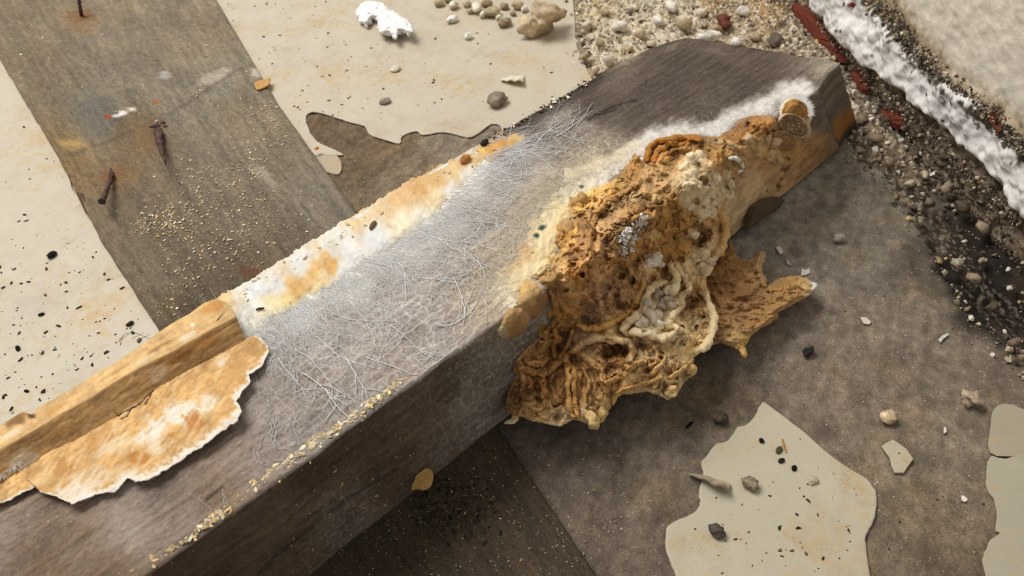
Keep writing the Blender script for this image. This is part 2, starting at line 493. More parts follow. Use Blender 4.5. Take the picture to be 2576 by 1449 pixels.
# ------------------------------------------------------------------ crumbled mortar along the foot of the wall
ICO = []
for s_ in range(6):
    b = bmesh.new(); bmesh.ops.create_icosphere(b, subdivisions=1 if s_ < 4 else 2, radius=1)
    v = np.array([x.co[:] for x in b.verts]); f = np.array([[y.index for y in x.verts] for x in b.faces]); b.free()
    r = np.random.default_rng(100 + s_)
    v = v * (1 + 0.9 * (r.random((len(v), 1)) - 0.5)) * np.array([1, 0.6 + 0.4 * r.random(), 0.5 + 0.4 * r.random()])
    ICO.append((v, f))


def rot_rand(r):
    q = r.normal(size=4); q /= np.linalg.norm(q)
    a, b_, c_, d = q
    return np.array([[1 - 2 * (c_ * c_ + d * d), 2 * (b_ * c_ - a * d), 2 * (b_ * d + a * c_)],
                     [2 * (b_ * c_ + a * d), 1 - 2 * (b_ * b_ + d * d), 2 * (c_ * d - a * b_)],
                     [2 * (b_ * d - a * c_), 2 * (c_ * d + a * b_), 1 - 2 * (b_ * b_ + c_ * c_)]])


class Bits:
    def __init__(s): s.V = []; s.T = []; s.C = []; s.n = 0

    def add(s, v, t, c):
        s.V.append(v); s.T.append(t + s.n); s.C.append(np.tile(np.asarray(c, float), (len(v), 1)) if np.ndim(c) == 1 else c); s.n += len(v)

    def build(s, name, mat, parent=None, smooth=False):
        return mesh(name, np.concatenate(s.V), None, mat, parent, np.concatenate(s.C), smooth, T=np.concatenate(s.T))


rub = [(1432, -120), (1440, -10), (1448, 60), (1452, 120), (1480, 186), (1520, 240), (2000, 240), (2110, 330), (2150, 400), (2210, 440), (2290, 540), (2360, 640), (2420, 760), (2500, 860), (2620, 960), (2700, 900), (2620, 740), (2480, 600), (2330, 400), (2200, 250), (2110, 140), (1985, 0), (1900, -120)]
nxr, nyr = 460, 420
rx, ry = np.meshgrid(np.linspace(0.28, 0.80, nxr), np.linspace(0.0, 0.62, nyr)); rx = rx.ravel(); ry = ry.ravel()
RP = np.stack([rx, ry, 0 * rx], 1)
rpx, rpy = project(RP)
rd = sdpoly(rpx, rpy, rub)
f1, f2, cid = worley(rx * 400, ry * 400, 61)
g1, g2, gid = worley(rx * 210, ry * 210, 62)
wd = (RP - WB0) @ WN                                   # distance from the wall
hh = sstep(-6, 70, rd) * (0.0035 + 0.011 * sstep(0.07, 0.0, wd) + 0.0025 * fbm(rx * 60, ry * 60, 63)) + sstep(0, 20, rd) * (0.0014 * np.sqrt(np.clip(1 - (f1 * 1.3) ** 2, 0, 1)) + 0.0024 * (gid > 0.6) * np.sqrt(np.clip(1 - (g1 * 1.5) ** 2, 0, 1)))
rgap = sstep(-60, 60, sdpoly(rpx, rpy, [(2330, 480), (2440, 540), (2530, 650), (2700, 820), (2700, 960), (2540, 860), (2420, 740), (2330, 600)]))
RP[:, 2] = -0.0028 + hh * (1 - 0.5 * rgap) - 0.012 * rgap
dark = sstep(0, 1, 0.0 + 1.0 * sstep(2050, 2300, rpx) * sstep(180, 380, rpy))
ra = [(1480, 40, 186, 168, 134), (1560, 90, 200, 186, 160), (1700, 60, 198, 186, 164), (1850, 60, 176, 158, 132), (1930, 30, 160, 128, 84), (1500, 150, 200, 186, 160),
      (1800, 10, 150, 124, 92), (2000, 110, 150, 134, 112), (2150, 300, 120, 106, 90), (2230, 380, 112, 98, 80), (2300, 400, 120, 104, 84), (2400, 500, 104, 90, 72), (2460, 600, 40, 33, 27), (2500, 720, 28, 23, 18), (2600, 850, 40, 33, 27), (2250, 470, 110, 98, 82), (2360, 600, 74, 64, 52)]  # near-black anchors paint the crevice's shade over its dirt
rc = blend(rpx, rpy, ra, 4, 25)
rc = rc * (1 + 0.30 * (cid - 0.5) + 0.22 * fbm(rx * 300, ry * 300, 65) + 0.1 * fbm(rx * 70, ry * 70, 66))[:, None]
rc = mixc(rc, (cid > 0.72) * sstep(0.6, 0.3, f1) * (1 - 0.6 * dark), (222, 212, 192))
rc = mixc(rc, (cid < 0.10 + 0.22 * dark) * sstep(0.6, 0.4, f1), (70, 58, 48))
keep = (rd > -8).reshape(nyr, nxr)
Qr = gridq(nyr, nxr); kf = keep.ravel()[Qr].all(1); Qr = Qr[kf]
used = np.unique(Qr); remap = np.full(len(RP), -1); remap[used] = np.arange(len(used))
rubble = mesh('mortar_rubble', RP[used], remap[Qr], M_rubble, None, rc[used])
tag(rubble, 'strip of crumbled grey-beige mortar heaped along the foot of the white plastered wall', 'rubble', kind='stuff')

grains = Bits()
r = np.random.default_rng(5)
cnt = 0
big = []
while cnt < 4200:
    x = 0.28 + 0.52 * r.random(); y = 0.62 * r.random()
    px, py = project(np.array([x, y, 0.004]))
    d = float(sdpoly(np.array([px]), np.array([py]), rub)[0])
    if d < -4 - 22 * r.random() ** 3 or px < 1380 or px > 2640 or py < -60: continue
    ix = int((x - 0.28) / 0.52 * (nxr - 1)); iy = int(y / 0.62 * (nyr - 1))
    zz = max(RP[iy * nxr + ix, 2], 0) if d > -8 else 0.0
    if rgap[iy * nxr + ix] > .45 and r.random() < .8: cnt += 1; continue
    size = 0.0006 + 0.0020 * r.random() ** 3
    dk = float(dark[iy * nxr + ix])
    v, f = ICO[r.integers(4)]
    c = np.array([[222, 213, 196], [196, 180, 152], [176, 160, 134], [206, 180, 132], [140, 124, 106], [92, 80, 68]][r.choice(6, p=[.44, .24, .12, .06, .08, .06] if dk < .4 else [.14, .14, .14, .03, .25, .30])]) * (0.9 + 0.2 * r.random())
    grains.add((v * size) @ rot_rand(r).T + np.array([x, y, zz + size * 0.3]), f, c)
    cnt += 1
o = grains.build('loose_grit', M_rubble, rubble); o['kind'] = 'stuff'

grit_w = Bits(); r = np.random.default_rng(15)
lines = [(resample([(2200, 0), (2290, 110), (2380, 210), (2500, 300), (2600, 400)], 200), 20, 1300, .0035), (resample([(2062, 60), (2140, 150), (2250, 250), (2330, 330), (2440, 440), (2560, 560)], 200), 14, 1000, .001), (resample([(2150, 220), (2240, 330), (2330, 430), (2430, 560), (2560, 700)], 200), 34, 1700, -.001)]
gc = [(60, 54, 46), (86, 76, 64), (120, 106, 88), (176, 158, 130), (206, 194, 172)]
for ln_, wd_, n_, off_ in lines:
    for _ in range(n_):
        i = r.integers(200); x = ln_[i, 0] + r.normal() * wd_ * .7; y = ln_[i, 1] + r.normal() * wd_ * .7
        if x > 2640: continue
        v, f = ICO[r.integers(4)]
        p = on_wall(x, y, off_ + .0012)
        if p[2] < .002: continue
        grit_w.add((v * (.0004 + .0012 * r.random() ** 3)) @ rot_rand(r).T + p, f, np.array(gc[r.choice(5, p=[.20, .22, .22, .20, .16])]) * r.uniform(.85, 1.1))
o = grit_w.build('clinging_grit', M_rubble, wall); o['kind'] = 'stuff'


def stone(name, px, py, size, label, cat, col, group=None, z=0.0, seed=0, flat=0.7, asp=1.4, ang=0.0, mat=None, sub=3, rough=0.22):
    """one irregular lump standing on height z; size = its longer half-width in pixels"""
    b = bmesh.new(); bmesh.ops.create_icosphere(b, subdivisions=sub, radius=1)
    v = np.array([x.co[:] for x in b.verts]); f = np.array([[y.index for y in x.verts] for x in b.faces]); b.free()
    k = v[:, 2] * 1.3
    g = fbm(v[:, 0] * 1.3 + k + seed * 7.7, v[:, 1] * 1.3 - k + seed * 3.1, seed, 4)
    f1, f2, cid = worley(v[:, 0] * 1.6 + k * .7 + seed * 5, v[:, 1] * 1.6 + k * .4, seed)
    v = v * (1 + rough * 1.6 * g - rough * 0.9 * (f1 - 0.4))[:, None]
    p0 = on_z(px, py, z); dist = np.linalg.norm(p0 - CAMPOS); s = size * dist / F
    v = v * np.array([1, 1 / asp, flat / asp]) * s
    ca, sa = math.cos(ang), math.sin(ang)
    v = v @ np.array([[ca, sa, 0], [-sa, ca, 0], [0, 0, 1]])
    v[:, 2] -= v[:, 2].min() + 0.0002
    V = v + on_z(px, py, z + (v[:, 2].max()) * 0.5) * np.array([1, 1, 0]) + np.array([0, 0, z])
    c = np.asarray(col, float) * (1 + 0.22 * fbm(v[:, 0] / s * 2.4, (v[:, 1] + v[:, 2]) / s * 2.4, seed + 9, 3))[:, None]
    o = mesh(name, V, None, mat or M_rubble, None, c, True, T=f)
    return tag(o, label, cat, group)


GA, GB = 'lumps of pale mortar in the rubble', 'lumps of dark mortar in the rubble'
LA, LB = 'pale lump of broken mortar lying in the rubble beyond the joist end', 'dark gritty lump of mortar lying in the rubble right of the joist end'
ORD = ['first', 'second', 'third', 'fourth', 'fifth', 'sixth', 'seventh', 'eighth', 'ninth', 'tenth', 'eleventh', 'twelfth', 'thirteenth', 'fourteenth', 'fifteenth', 'sixteenth', 'seventeenth', 'eighteenth', 'nineteenth', 'twentieth']
LUMPS = [(1478, 62, 17, 1), (1520, 26, 15, 1), (1560, 66, 20, 1), (1510, 108, 16, 1), (1590, 20, 15, 1), (1612, 84, 18, 1), (1656, 50, 17, 1), (1470, 140, 14, 1), (1530, 150, 17, 1), (1580, 122, 14, 1),
                                     (1690, 16, 18, 1), (1720, 62, 20, 1), (1766, 30, 16, 1), (1900, 92, 18, 1), (1870, 30, 16, 1), (1940, 110, 14, 1), (1640, 110, 12, 1), (1500, 176, 11, 1), (1850, 104, 13, 1), (1800, 72, 15, 1),
                                     (2168, 300, 17, 0), (2205, 350, 15, 0), (2180, 252, 14, 0), (2250, 352, 16, 0), (2285, 318, 17, 0), (2236, 406, 14, 0), (2300, 392, 16, 0), (2330, 440, 15, 0), (2360, 400, 14, 0), (2385, 470, 16, 0),
                                     (2420, 520, 15, 0), (2290, 462, 12, 0), (2340, 510, 13, 0), (2450, 700, 14, 0), (2500, 770, 13, 0), (2410, 660, 14, 0), (2550, 860, 14, 0), (2470, 570, 15, 0)]
for i, (x, y, s, pale) in enumerate(LUMPS):
    nth = ORD[sorted(q[0] for q in LUMPS if q[3] == pale).index(x)]
    stone('mortar_lump', x, y, s, ('%s pale mortar lump from the left in the rubble beyond the joist end' if pale else '%s dark mortar lump from the left in the rubble right of the joist end') % nth, 'mortar lump', [(214, 202, 178), (190, 172, 140), (226, 220, 206), (170, 150, 120)][i % 4] if pale else [(120, 106, 88), (158, 142, 118), (90, 78, 64), (182, 170, 150)][i % 4],
          GA if pale else GB, z=0.003 if pale else 0.005, seed=i + 1, ang=i * 1.3, sub=2, flat=0.9, rough=0.3)
stone('mortar_lump', 1822, 52, 22, 'dark reddish brown lump in the pale rubble left of the red brick', 'mortar lump', (112, 66, 54), z=0.005, seed=50, ang=.8, flat=.9)
stone('mortar_lump', 1788, 92, 26, 'largest smooth white lump in the pale rubble beyond the joist end', 'mortar lump', (232, 226, 214), z=0.004, seed=51, ang=-.5, asp=1.6)
stone('mortar_lump', 1952, 100, 22, 'dark grey stone in the rubble between joist end and brick', 'stone', (108, 96, 84), z=0.005, seed=52, ang=.4)

# loose pieces on the painted floor beyond the joist
stone('mortar_lump', 1366, 46, 50, 'big brown and white lump of mortar on the cream floor beside the rubble', 'mortar lump', (188, 168, 138), z=0.0009, seed=60, asp=1.45, ang=-.1, flat=.85, rough=.3, sub=4)
stone('pebble', 1252, 250, 23, 'round grey pebble on the cream paint near the far edge of the joist', 'pebble', (150, 138, 120), z=0.0009, seed=61, asp=1.15, flat=.7)
stone('pebble', 969, 254, 13, 'flat oval grey grain on the cream paint above the dark bare patch', 'pebble', (150, 138, 122), z=0.0009, seed=62, asp=1.1, flat=.4)
stone('pebble', 994, 172, 14, 'smooth cream bump of paint standing on the cream floor', 'paint blob', (206, 196, 172), z=0.0007, seed=63, asp=1.1, flat=.4, mat=M_paint, rough=.08)
stone('crumb', 1137, 48, 14, 'white plaster crumb on the cream paint right of the plaster flake', 'crumb', (236, 230, 218), z=0.0009, seed=64)
stone('crumb', 1177, 90, 11, 'small white plaster crumb nearest the rust brown stain on the paint', 'crumb', (236, 230, 218), z=0.0009, seed=65, asp=1.1)
stone('crumb', 1270, 56, 17, 'grey brown mortar crumb left of the big mortar lump', 'crumb', (160, 142, 116), z=0.0009, seed=66)
stone('crumb', 1330, 78, 14, 'grey crumb touching the near side of the big mortar lump', 'crumb', (150, 134, 112), z=0.0009, seed=67)
CRM = [(1105, 6, 14), (1140, 12, 16), (1128, 0, 13), (1175, 10, 12), (1200, 18, 18), (1225, 8, 16), (1240, 28, 20), (1215, 36, 12), (1268, 14, 14), (1302, 12, 15), (1320, 22, 12), (1290, 34, 10), (1185, 28, 10), (1255, 44, 11)]
for i, (x, y, s) in enumerate(CRM):
    stone('crumb', x, y, s, '%s mortar crumb from the left in the scatter along the top of the cream floor' % ORD[sorted(q[0] for q in CRM).index(x)], 'crumb', [(188, 170, 138), (222, 212, 192), (160, 140, 110)][i % 3], 'mortar crumbs scattered on the cream paint', z=0.0009, seed=70 + i, ang=i, sub=2, flat=.8)
# loose pieces on the near floor
stone('pebble', 1803, 1335, 20, 'dark grey pebble on the large cream paint patch', 'pebble', (96, 86, 76), z=0.0012, seed=90, asp=1.35, ang=1.9, flat=.8)
stone('pebble', 1888, 1216, 21, 'knobbly grey grit lump on the large cream paint patch beside the curled sliver', 'pebble', (150, 138, 116), z=0.0012, seed=91, asp=1.5, ang=1.9, rough=.35)
stone('pebble', 2046, 1208, 11, 'small cream blister on the yellow stain of the large paint patch', 'paint blob', (196, 186, 160), z=0.0012, seed=92, mat=M_paint, asp=1.2)
stone('pebble', 2236, 1046, 18, 'orange and white lump of grit on the bare concrete above the paint chip', 'pebble', (206, 184, 148), z=0, seed=93, asp=1.1)
stone('pebble', 2444, 1000, 19, 'pale pinkish pitted lump on the concrete near the right edge', 'pebble', (186, 164, 142), z=0, seed=94, asp=1.05, rough=.35)
stone('pebble', 2110, 597, 13, 'grey pebble sunk in the concrete right of the fungus tail', 'pebble', (176, 166, 150), z=0, seed=95, asp=1.1)
stone('pebble', 1812, 1052, 19, 'dark brown gritty lump on the concrete left of the large paint patch tip', 'pebble', (92, 80, 66), z=0, seed=96, asp=1.1, rough=.3)
stone('pebble', 2035, 884, 15, 'black crumb on the bare concrete below the fungus tail', 'pebble', (52, 46, 40), z=0, seed=97, rough=.4)


def chipf(px, py, pts, label, col, seed, z=0.0, cat='chip', th=0.001, name='plaster_chip'):
    return tag(slab(name, [(px + a, py + b_) for a, b_ in pts], z, th, M_plaster, col, None, sub=1, seed=seed, lip=0.0003), label, cat)


chipf(1960, 632, [(-10, -8), (2, -10), (9, 2), (8, 10), (-2, 8)], 'white chip on the concrete just right of the joist end, uppermost of two', (226, 220, 210), 1)
chipf(1982, 662, [(-7, -8), (4, -2), (8, 8), (-2, 6)], 'grey white splinter on the concrete below the uppermost white chip', (196, 188, 176), 2)
chipf(2026, 686, [(-10, -8), (0, -5), (9, -9), (12, 2), (2, 7), (-12, 10)], 'white chip on the concrete just above the pale tip of the fungus tail', (222, 218, 208), 3)
chipf(2176, 808, [(-13, -8), (2, -8), (16, 4), (10, 10), (-4, 8)], 'pale lens-shaped chip alone on the concrete right of the fungus tail', (208, 198, 180), 4)
chipf(2424, 1256, [(-7, -8), (2, -6), (9, 4), (2, 9), (-7, 4)], 'small bright white chip on the concrete at the lower right', (234, 226, 216), 5)
chipf(2376, 1085, [(-3, -9), (4, -8), (5, 5), (-2, 8)], 'narrow white chip above the paint chip on the bare concrete', (226, 216, 204), 6)
chipf(2372, 850, [(-14, 6), (-4, -4), (10, -10), (14, -4), (0, 6), (-6, 14)], 'jagged white plaster flake on the concrete below the dark gap', (206, 198, 186), 7)


def ribbon(pts, n, wid):
    """points and half-widths along a bent strip"""
    return resample(pts, n), np.interp(np.linspace(0, 1, n), np.linspace(0, 1, len(wid)), wid)


def curl(name, pts, label, wpx, bend, col, z=0.001, mat=M_paint):
    """curled paint sliver: a strip with an arched cross-section"""
    q, hw = ribbon(pts, 26, wpx)
    m = 10; V = []
    tn = np.gradient(q, axis=0); tn /= np.linalg.norm(tn, axis=1, keepdims=True); nr = np.stack([-tn[:, 1], tn[:, 0]], 1)
    sc = 0.0002 * 1.0
    for k in range(m):
        a = (k / (m - 1) - 0.5) * 2
        p = q + nr * (hw * a * math.cos(a * bend * 0.5))[:, None]
        g = on_z(p[:, 0], p[:, 1], z)
        g[:, 2] += hw * sc * (0.2 + 1.2 * (a * 0.5 + 0.5) ** 1.6) * (1 + 0.15 * np.sin(np.arange(26) * .7))
        V.append(g)
    V = np.stack(V, 1).reshape(-1, 3)
    o = mesh(name, V, gridq(26, m)[:, ::-1], mat, None, col)
    md = o.modifiers.new('thick', 'SOLIDIFY'); md.thickness = 0.0007; md.offset = 0
    return tag(o, label, 'paint sliver')


curl('curled_paint_sliver', [(1732, 1194), (1765, 1206), (1800, 1224), (1834, 1234)], 'rolled up grey brown paint sliver on the left rim of the large cream patch', [5, 18, 28, 26], 2.4, (160, 145, 124))
curl('curled_paint_sliver', [(1260, 203), (1285, 204), (1318, 206)], 'curled cream paint chip with upturned points near the far edge of the joist', [6, 20, 24], 2.0, (226, 216, 196))

# white plaster flake
fl = [(894, 27), (902, 16), (913, 8), (936, 0), (967, 12), (987, 27), (1014, 43), (1031, 58), (1035, 81), (1018, 83), (1006, 79), (998, 93), (979, 85), (960, 83), (948, 70), (950, 54), (936, 46), (921, 64), (902, 50)]
root = empty('plaster_flake', on_z(970, 60, 0.0009), 'thick white plaster flake with notched edge lying tilted on the cream floor', 'plaster flake')
q = smooth_closed(fl, 2)
gxx, gyy = np.meshgrid(np.arange(884, 1046, 1.6), np.arange(-12, 104, 1.6)); shp = gxx.shape; gxx = gxx.ravel(); gyy = gyy.ravel()
sd = sdpoly(gxx, gyy, q) + 2.5 * fbm(gxx / 9, gyy / 9, 5)
zf = 0.011 + 0.004 * (gxx - 965) / 70 + 0.0016 * fbm(gxx / 26, gyy / 26, 6) + 0.0007 * fbm(gxx / 6, gyy / 6, 7, 3) - 0.003 * (1 - sstep(0, 9, sd))
V = np.stack([on_z(a, b_, c_) for a, b_, c_ in zip(gxx, gyy, zf)])
keep = sd > -1.0; Qf = gridq(*shp); Qf = Qf[keep[Qf].all(1)]
us = np.unique(Qf); rm = np.full(len(V), -1); rm[us] = np.arange(len(us))
o = mesh('flake_face', V[us], rm[Qf][:, ::-1], M_plaster, root, (240, 238, 236))
md = o.modifiers.new('thick', 'SOLIDIFY'); md.thickness = 0.003; md.offset = -1
b = Bits(); r2 = np.random.default_rng(8)
for k in range(60):
    t = r2.random(); cxp = 940 + 80 * r2.random(); cyp = 30 + 0.5 * (cxp - 940) + 34 * r2.random()
    if sdpoly(np.array([cxp]), np.array([cyp]), q)[0] < 6: continue
    v, f = ICO[r2.integers(4)]; s_ = 0.0016 + 0.0022 * r2.random()
    b.add((v * s_) @ rot_rand(r2).T + on_z(cxp, cyp, 0.009) * np.array([1, 1, 0]) + np.array([0, 0, 0.0022 + 0.006 * r2.random()]), f, np.array((150, 128, 98)) * (0.8 + 0.4 * r2.random()))
b.build('mortar_backing', M_rubble, root)

# ------------------------------------------------------------------ board with nails
BL = [(-40, 82), (0, 150), (140, 385), (250, 598), (400, 830), (560, 1106), (860, 1620)]
BR = [(465, -120), (545, 0), (700, 262), (905, 545), (1271, 1100), (1502, 1449), (1570, 1560)]
BLz = on_z(*np.array([(-140, -100)] + BL).T, BT); BRz = on_z(*np.array(BR).T, BT)
nu, nv = 620, 150
L_ = resample(BLz, nu); R_ = resample(BRz, nu)
ln = np.linspace(0, 1, nu)
L_[:, :2] += (0.0005 * fbm(ln * 90, ln * 0 + 3, 3, 4))[:, None]; R_[:, :2] += (0.0004 * fbm(ln * 90, ln * 0 + 7, 4, 4))[:, None]
tv = np.linspace(0, 1, nv)
B = L_[:, None, :] * (1 - tv)[None, :, None] + R_[:, None, :] * tv[None, :, None]
B = B.reshape(-1, 3)
bqx, bqy = project(B)
along = np.repeat(ln, nv) * 0.75; across = np.tile(tv, nu) * 0.13
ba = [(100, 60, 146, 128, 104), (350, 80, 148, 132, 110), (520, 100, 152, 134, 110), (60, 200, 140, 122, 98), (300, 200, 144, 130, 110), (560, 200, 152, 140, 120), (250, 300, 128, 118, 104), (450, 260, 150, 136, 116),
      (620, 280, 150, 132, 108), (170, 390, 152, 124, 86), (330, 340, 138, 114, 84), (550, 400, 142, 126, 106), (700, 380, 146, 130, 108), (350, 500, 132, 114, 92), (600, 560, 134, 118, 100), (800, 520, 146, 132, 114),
      (420, 680, 126, 110, 90), (640, 660, 122, 104, 84), (760, 620, 126, 108, 90), (480, 780, 108, 92, 72), (1100, 1200, 84, 70, 54), (900, 1400, 78, 65, 50), (1300, 1350, 86, 72, 56), (1200, 1150, 86, 72, 56), (300, 40, 150, 132, 108)]  # anchors in front of the joist darkened: its shadow painted into the board colour
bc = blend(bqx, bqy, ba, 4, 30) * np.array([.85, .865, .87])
grain = fbm(along * 26, across * 420, 51, 4)
bc = bc * (1 + 0.10 * grain + 0.10 * fbm(along * 260, across * 700, 52, 3) + 0.07 * fbm(along * 30, across * 50, 53))[:, None]


def spot(c, x, y, cx, cy, rx, ry, ang, col, k=1.0, n=0.0):
    ca, sa = math.cos(ang), math.sin(ang)
    u = ((x - cx) * ca + (y - cy) * sa) / rx; v = (-(x - cx) * sa + (y - cy) * ca) / ry
    return mixc(c, k * sstep(1.0, 0.3, np.hypot(u, v) + n), col)


nb = 0.35 * fbm(along * 220, across * 220, 54, 3)
rust = (112, 72, 42)
for a in [(205, 40, 40, 22, 0, rust, .8), (200, 50, 70, 44, .3, (136, 104, 70), .5), (285, 440, 54, 22, -.25, rust, .65), (300, 450, 90, 46, -.3, (136, 104, 68), .5), (372, 345, 50, 60, .3, (126, 96, 64), .55), (395, 310, 26, 20, 0, rust, .7), (640, 690, 60, 26, .2, (104, 66, 46), .7),
          (190, 362, 36, 18, 0, (176, 146, 98), .8), (170, 360, 30, 22, .2, (172, 140, 92), .7), (540, 195, 60, 22, -.35, (186, 176, 160), .7), (416, 190, 24, 16, 0, (178, 172, 164), .8), (646, 185, 22, 16, .9, (206, 200, 188), .7), (310, 284, 38, 10, -.35, (236, 230, 222), 1.0), (272, 294, 12, 7, 0, (150, 72, 34), 1.0), (392, 258, 14, 6, -.3, (166, 90, 44), .9), (660, 440, 20, 60, -.95, (176, 168, 154), .5), (850, 440, 12, 70, -.95, (182, 170, 150), .6), (240, 262, 60, 22, -.35, (98, 92, 90), .6), (250, 92, 60, 12, -.3, (118, 108, 100), .5)]:
    bc = spot(bc, bqx, bqy, *a, n=nb)
ramp = pline(bqx, bqy, [(150, 400), (300, 345), (430, 285), (600, 175), (640, 160)]) + 5 * fbm(along * 150, across * 150, 57)
bc = mixc(bc, 0.5 * sstep(7, 1, ramp), (96, 84, 70))
speck = fbm(along * 500, across * 900, 58, 2)
B[:, 2] += 0.0003 * grain + 0.0002 * fbm(along * 260, across * 700, 52, 3) - 0.0006 * sstep(5, 0, ramp)
edge = np.minimum(np.tile(tv, nu), 1 - np.tile(tv, nu)) * 130
B[:, 2] = np.minimum(B[:, 2], BT - 0.0001)
B[:, 2] -= 0.0012 * sstep(1.4, 0, edge)
n0 = len(B)
botL = L_.copy(); botL[:, 2] = 0.0003; botR = R_.copy(); botR[:, 2] = 0.0003
V = np.concatenate([B, botL, botR])
i = np.arange(nu - 1)
Q = np.concatenate([gridq(nu, nv), np.stack([i * nv, i * nv + nv, n0 + i + 1, n0 + i], 1), np.stack([i * nv + nv - 1, n0 + nu + i, n0 + nu + i + 1, i * nv + 2 * nv - 1], 1)])
bcol = np.concatenate([bc, np.tile((128, 108, 84), (2 * nu, 1))])
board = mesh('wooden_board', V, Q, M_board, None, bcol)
tag(board, 'wide weathered grey-brown board with rusty nails, lying under the joist', 'board')


def tube(pts, rad, n=8, cap=True):
    P_ = np.asarray(pts, float); m = len(P_); rad = np.broadcast_to(np.asarray(rad, float), (m,))
    t = np.gradient(P_, axis=0); t /= np.linalg.norm(t, axis=1, keepdims=True) + 1e-12
    ref = np.array([0.3, 0.2, 0.93]); a = np.cross(t, ref); a /= np.linalg.norm(a, axis=1, keepdims=True) + 1e-12; b_ = np.cross(t, a)
    th = np.arange(n) / n * 2 * np.pi
    V_ = P_[:, None, :] + rad[:, None, None] * (a[:, None, :] * np.cos(th)[None, :, None] + b_[:, None, :] * np.sin(th)[None, :, None])
    V_ = V_.reshape(-1, 3); T_ = []
    i = np.arange(m - 1)[:, None] * n; k = np.arange(n)[None, :]; k2 = (k + 1) % n
    q = np.stack([i + k, i + k2, i + n + k2, i + n + k], -1).reshape(-1, 4)
    T_ = np.concatenate([q[:, [0, 1, 2]], q[:, [0, 2, 3]]])
    if cap:
        V_ = np.concatenate([V_, P_[:1], P_[-1:]]); c0, c1 = m * n, m * n + 1
        kk = np.arange(n); kk2 = (kk + 1) % n
        T_ = np.concatenate([T_, np.stack([kk2, kk, np.full(n, c0)], 1), np.stack([kk + (m - 1) * n, kk2 + (m - 1) * n, np.full(n, c1)], 1)])
    return V_, T_


def nail(pts, rads, label, head=None, seed=0):
    """pts = (px, py, height above the board)"""
    W = np.array([on_z(a, b_, BT + h) for a, b_, h in pts])
    W = resample(W, 22); rr = np.interp(np.linspace(0, 1, 22), np.linspace(0, 1, len(rads)), rads)
    rr = rr * (1 + 0.16 * np.random.default_rng(seed).normal(size=22))
    root_ = empty('nail', W[0], None, None); root_.parent = board; root_.location = Vector(W[0]) - board.location
    root_['label'] = label
    v, t = tube(W, rr, 10)
    v = v + 0.0003 * np.random.default_rng(seed).normal(size=v.shape)
    mesh('shank', v, None, M_rust, root_, np.array((74, 52, 42)) * (1 + 0.3 * np.random.default_rng(seed).normal(size=(len(v), 1))), True, T=t)
    if head is not None:
        d = W[-1] - W[-3]; d /= np.linalg.norm(d)
        hp = [W[-1] - d * 0.0006, W[-1] - d * 0.0003, W[-1] + d * 0.0008, W[-1] + d * 0.0011]
        v, t = tube(hp, [head * .6, head, head, head * .5], 12)
        mesh('nail_head', v + 0.00015 * np.random.default_rng(seed).normal(size=v.shape), None, M_rust, root_, (66, 58, 52), False, T=t)


nail([(205, 42, -0.002), (203, 28, 0.006), (200, 8, 0.013), (196, -16, 0.02)], [.0016, .0017, .0016, .0014], 'rusty nail rising near the far end of the board', None, 1)
nail([(396, 322, -0.002), (398, 330, 0.002), (402, 358, 0.006), (408, 385, 0.009), (417, 412, 0.012)], [.0028, .0030, .0026, .0018, .0004], 'tapering rusty nail with its sharp tip bent towards the joist', None, 2)
nail([(282, 432, -0.002), (280, 444, 0.003), (272, 468, 0.007), (263, 492, 0.010), (257, 506, 0.012)], [.0018, .0019, .0018, .0018, .0018], 'short rusty nail with a flat head near the left edge of the board', .0026, 3)
b = Bits()
for (x, y, s_, sd_) in [(384, 318, .0022, 1), (411, 308, .0022, 2), (396, 306, .0020, 3)]:
    v, f = ICO[sd_]; b.add(v * s_ + on_z(x, y, BT + 0.003), f, (60, 44, 36) if sd_ < 3 else (206, 200, 196))
rim_ = b.build('torn_rim', M_rust, board); rim_['label'] = 'dark splintered rim around the tapering nail'
# splinters at the board's left edge
for k, pts in enumerate([[(172, 428), (178, 452), (183, 480)], [(196, 486), (208, 512), (218, 540)], [(205, 488), (214, 505), (219, 524)]]):
    W = np.array([on_z(a, b_, .004) for a, b_ in pts]); v, t = tube(resample(W, 8), np.array([.0012, .0013, .0012, .0011, .001, .0008, .0006, .0002]) * (0.6 + .3 * k), 5)
    mesh('splinter', v, None, M_board, board, (92, 70, 52), False, T=t)

# ------------------------------------------------------------------ joist
endp = [(2045, 217), (2082, 188), (2115, 160), (2050, 147), (1900, 122), (1800, 107), (1755, 98), (1720, 96), (1690, 104), (1640, 122), (1560, 158), (1500, 188)]
E_ = on_z(*np.array(endp, float).T, ZT)
E_[0, 1] = YF; E_[-1, 1] = YB
E_[:, 1] = np.maximum.accumulate(np.clip(E_[:, 1], YF, YB))
XL = float(on_z(-160, 1160, ZT)[0]) - 0.02
XL = min(XL, float(on_z(-100, 1640, ZT)[0]))


def xend(y):
    return np.interp(y, E_[:, 1] + np.arange(len(E_)) * 1e-6, E_[:, 0])


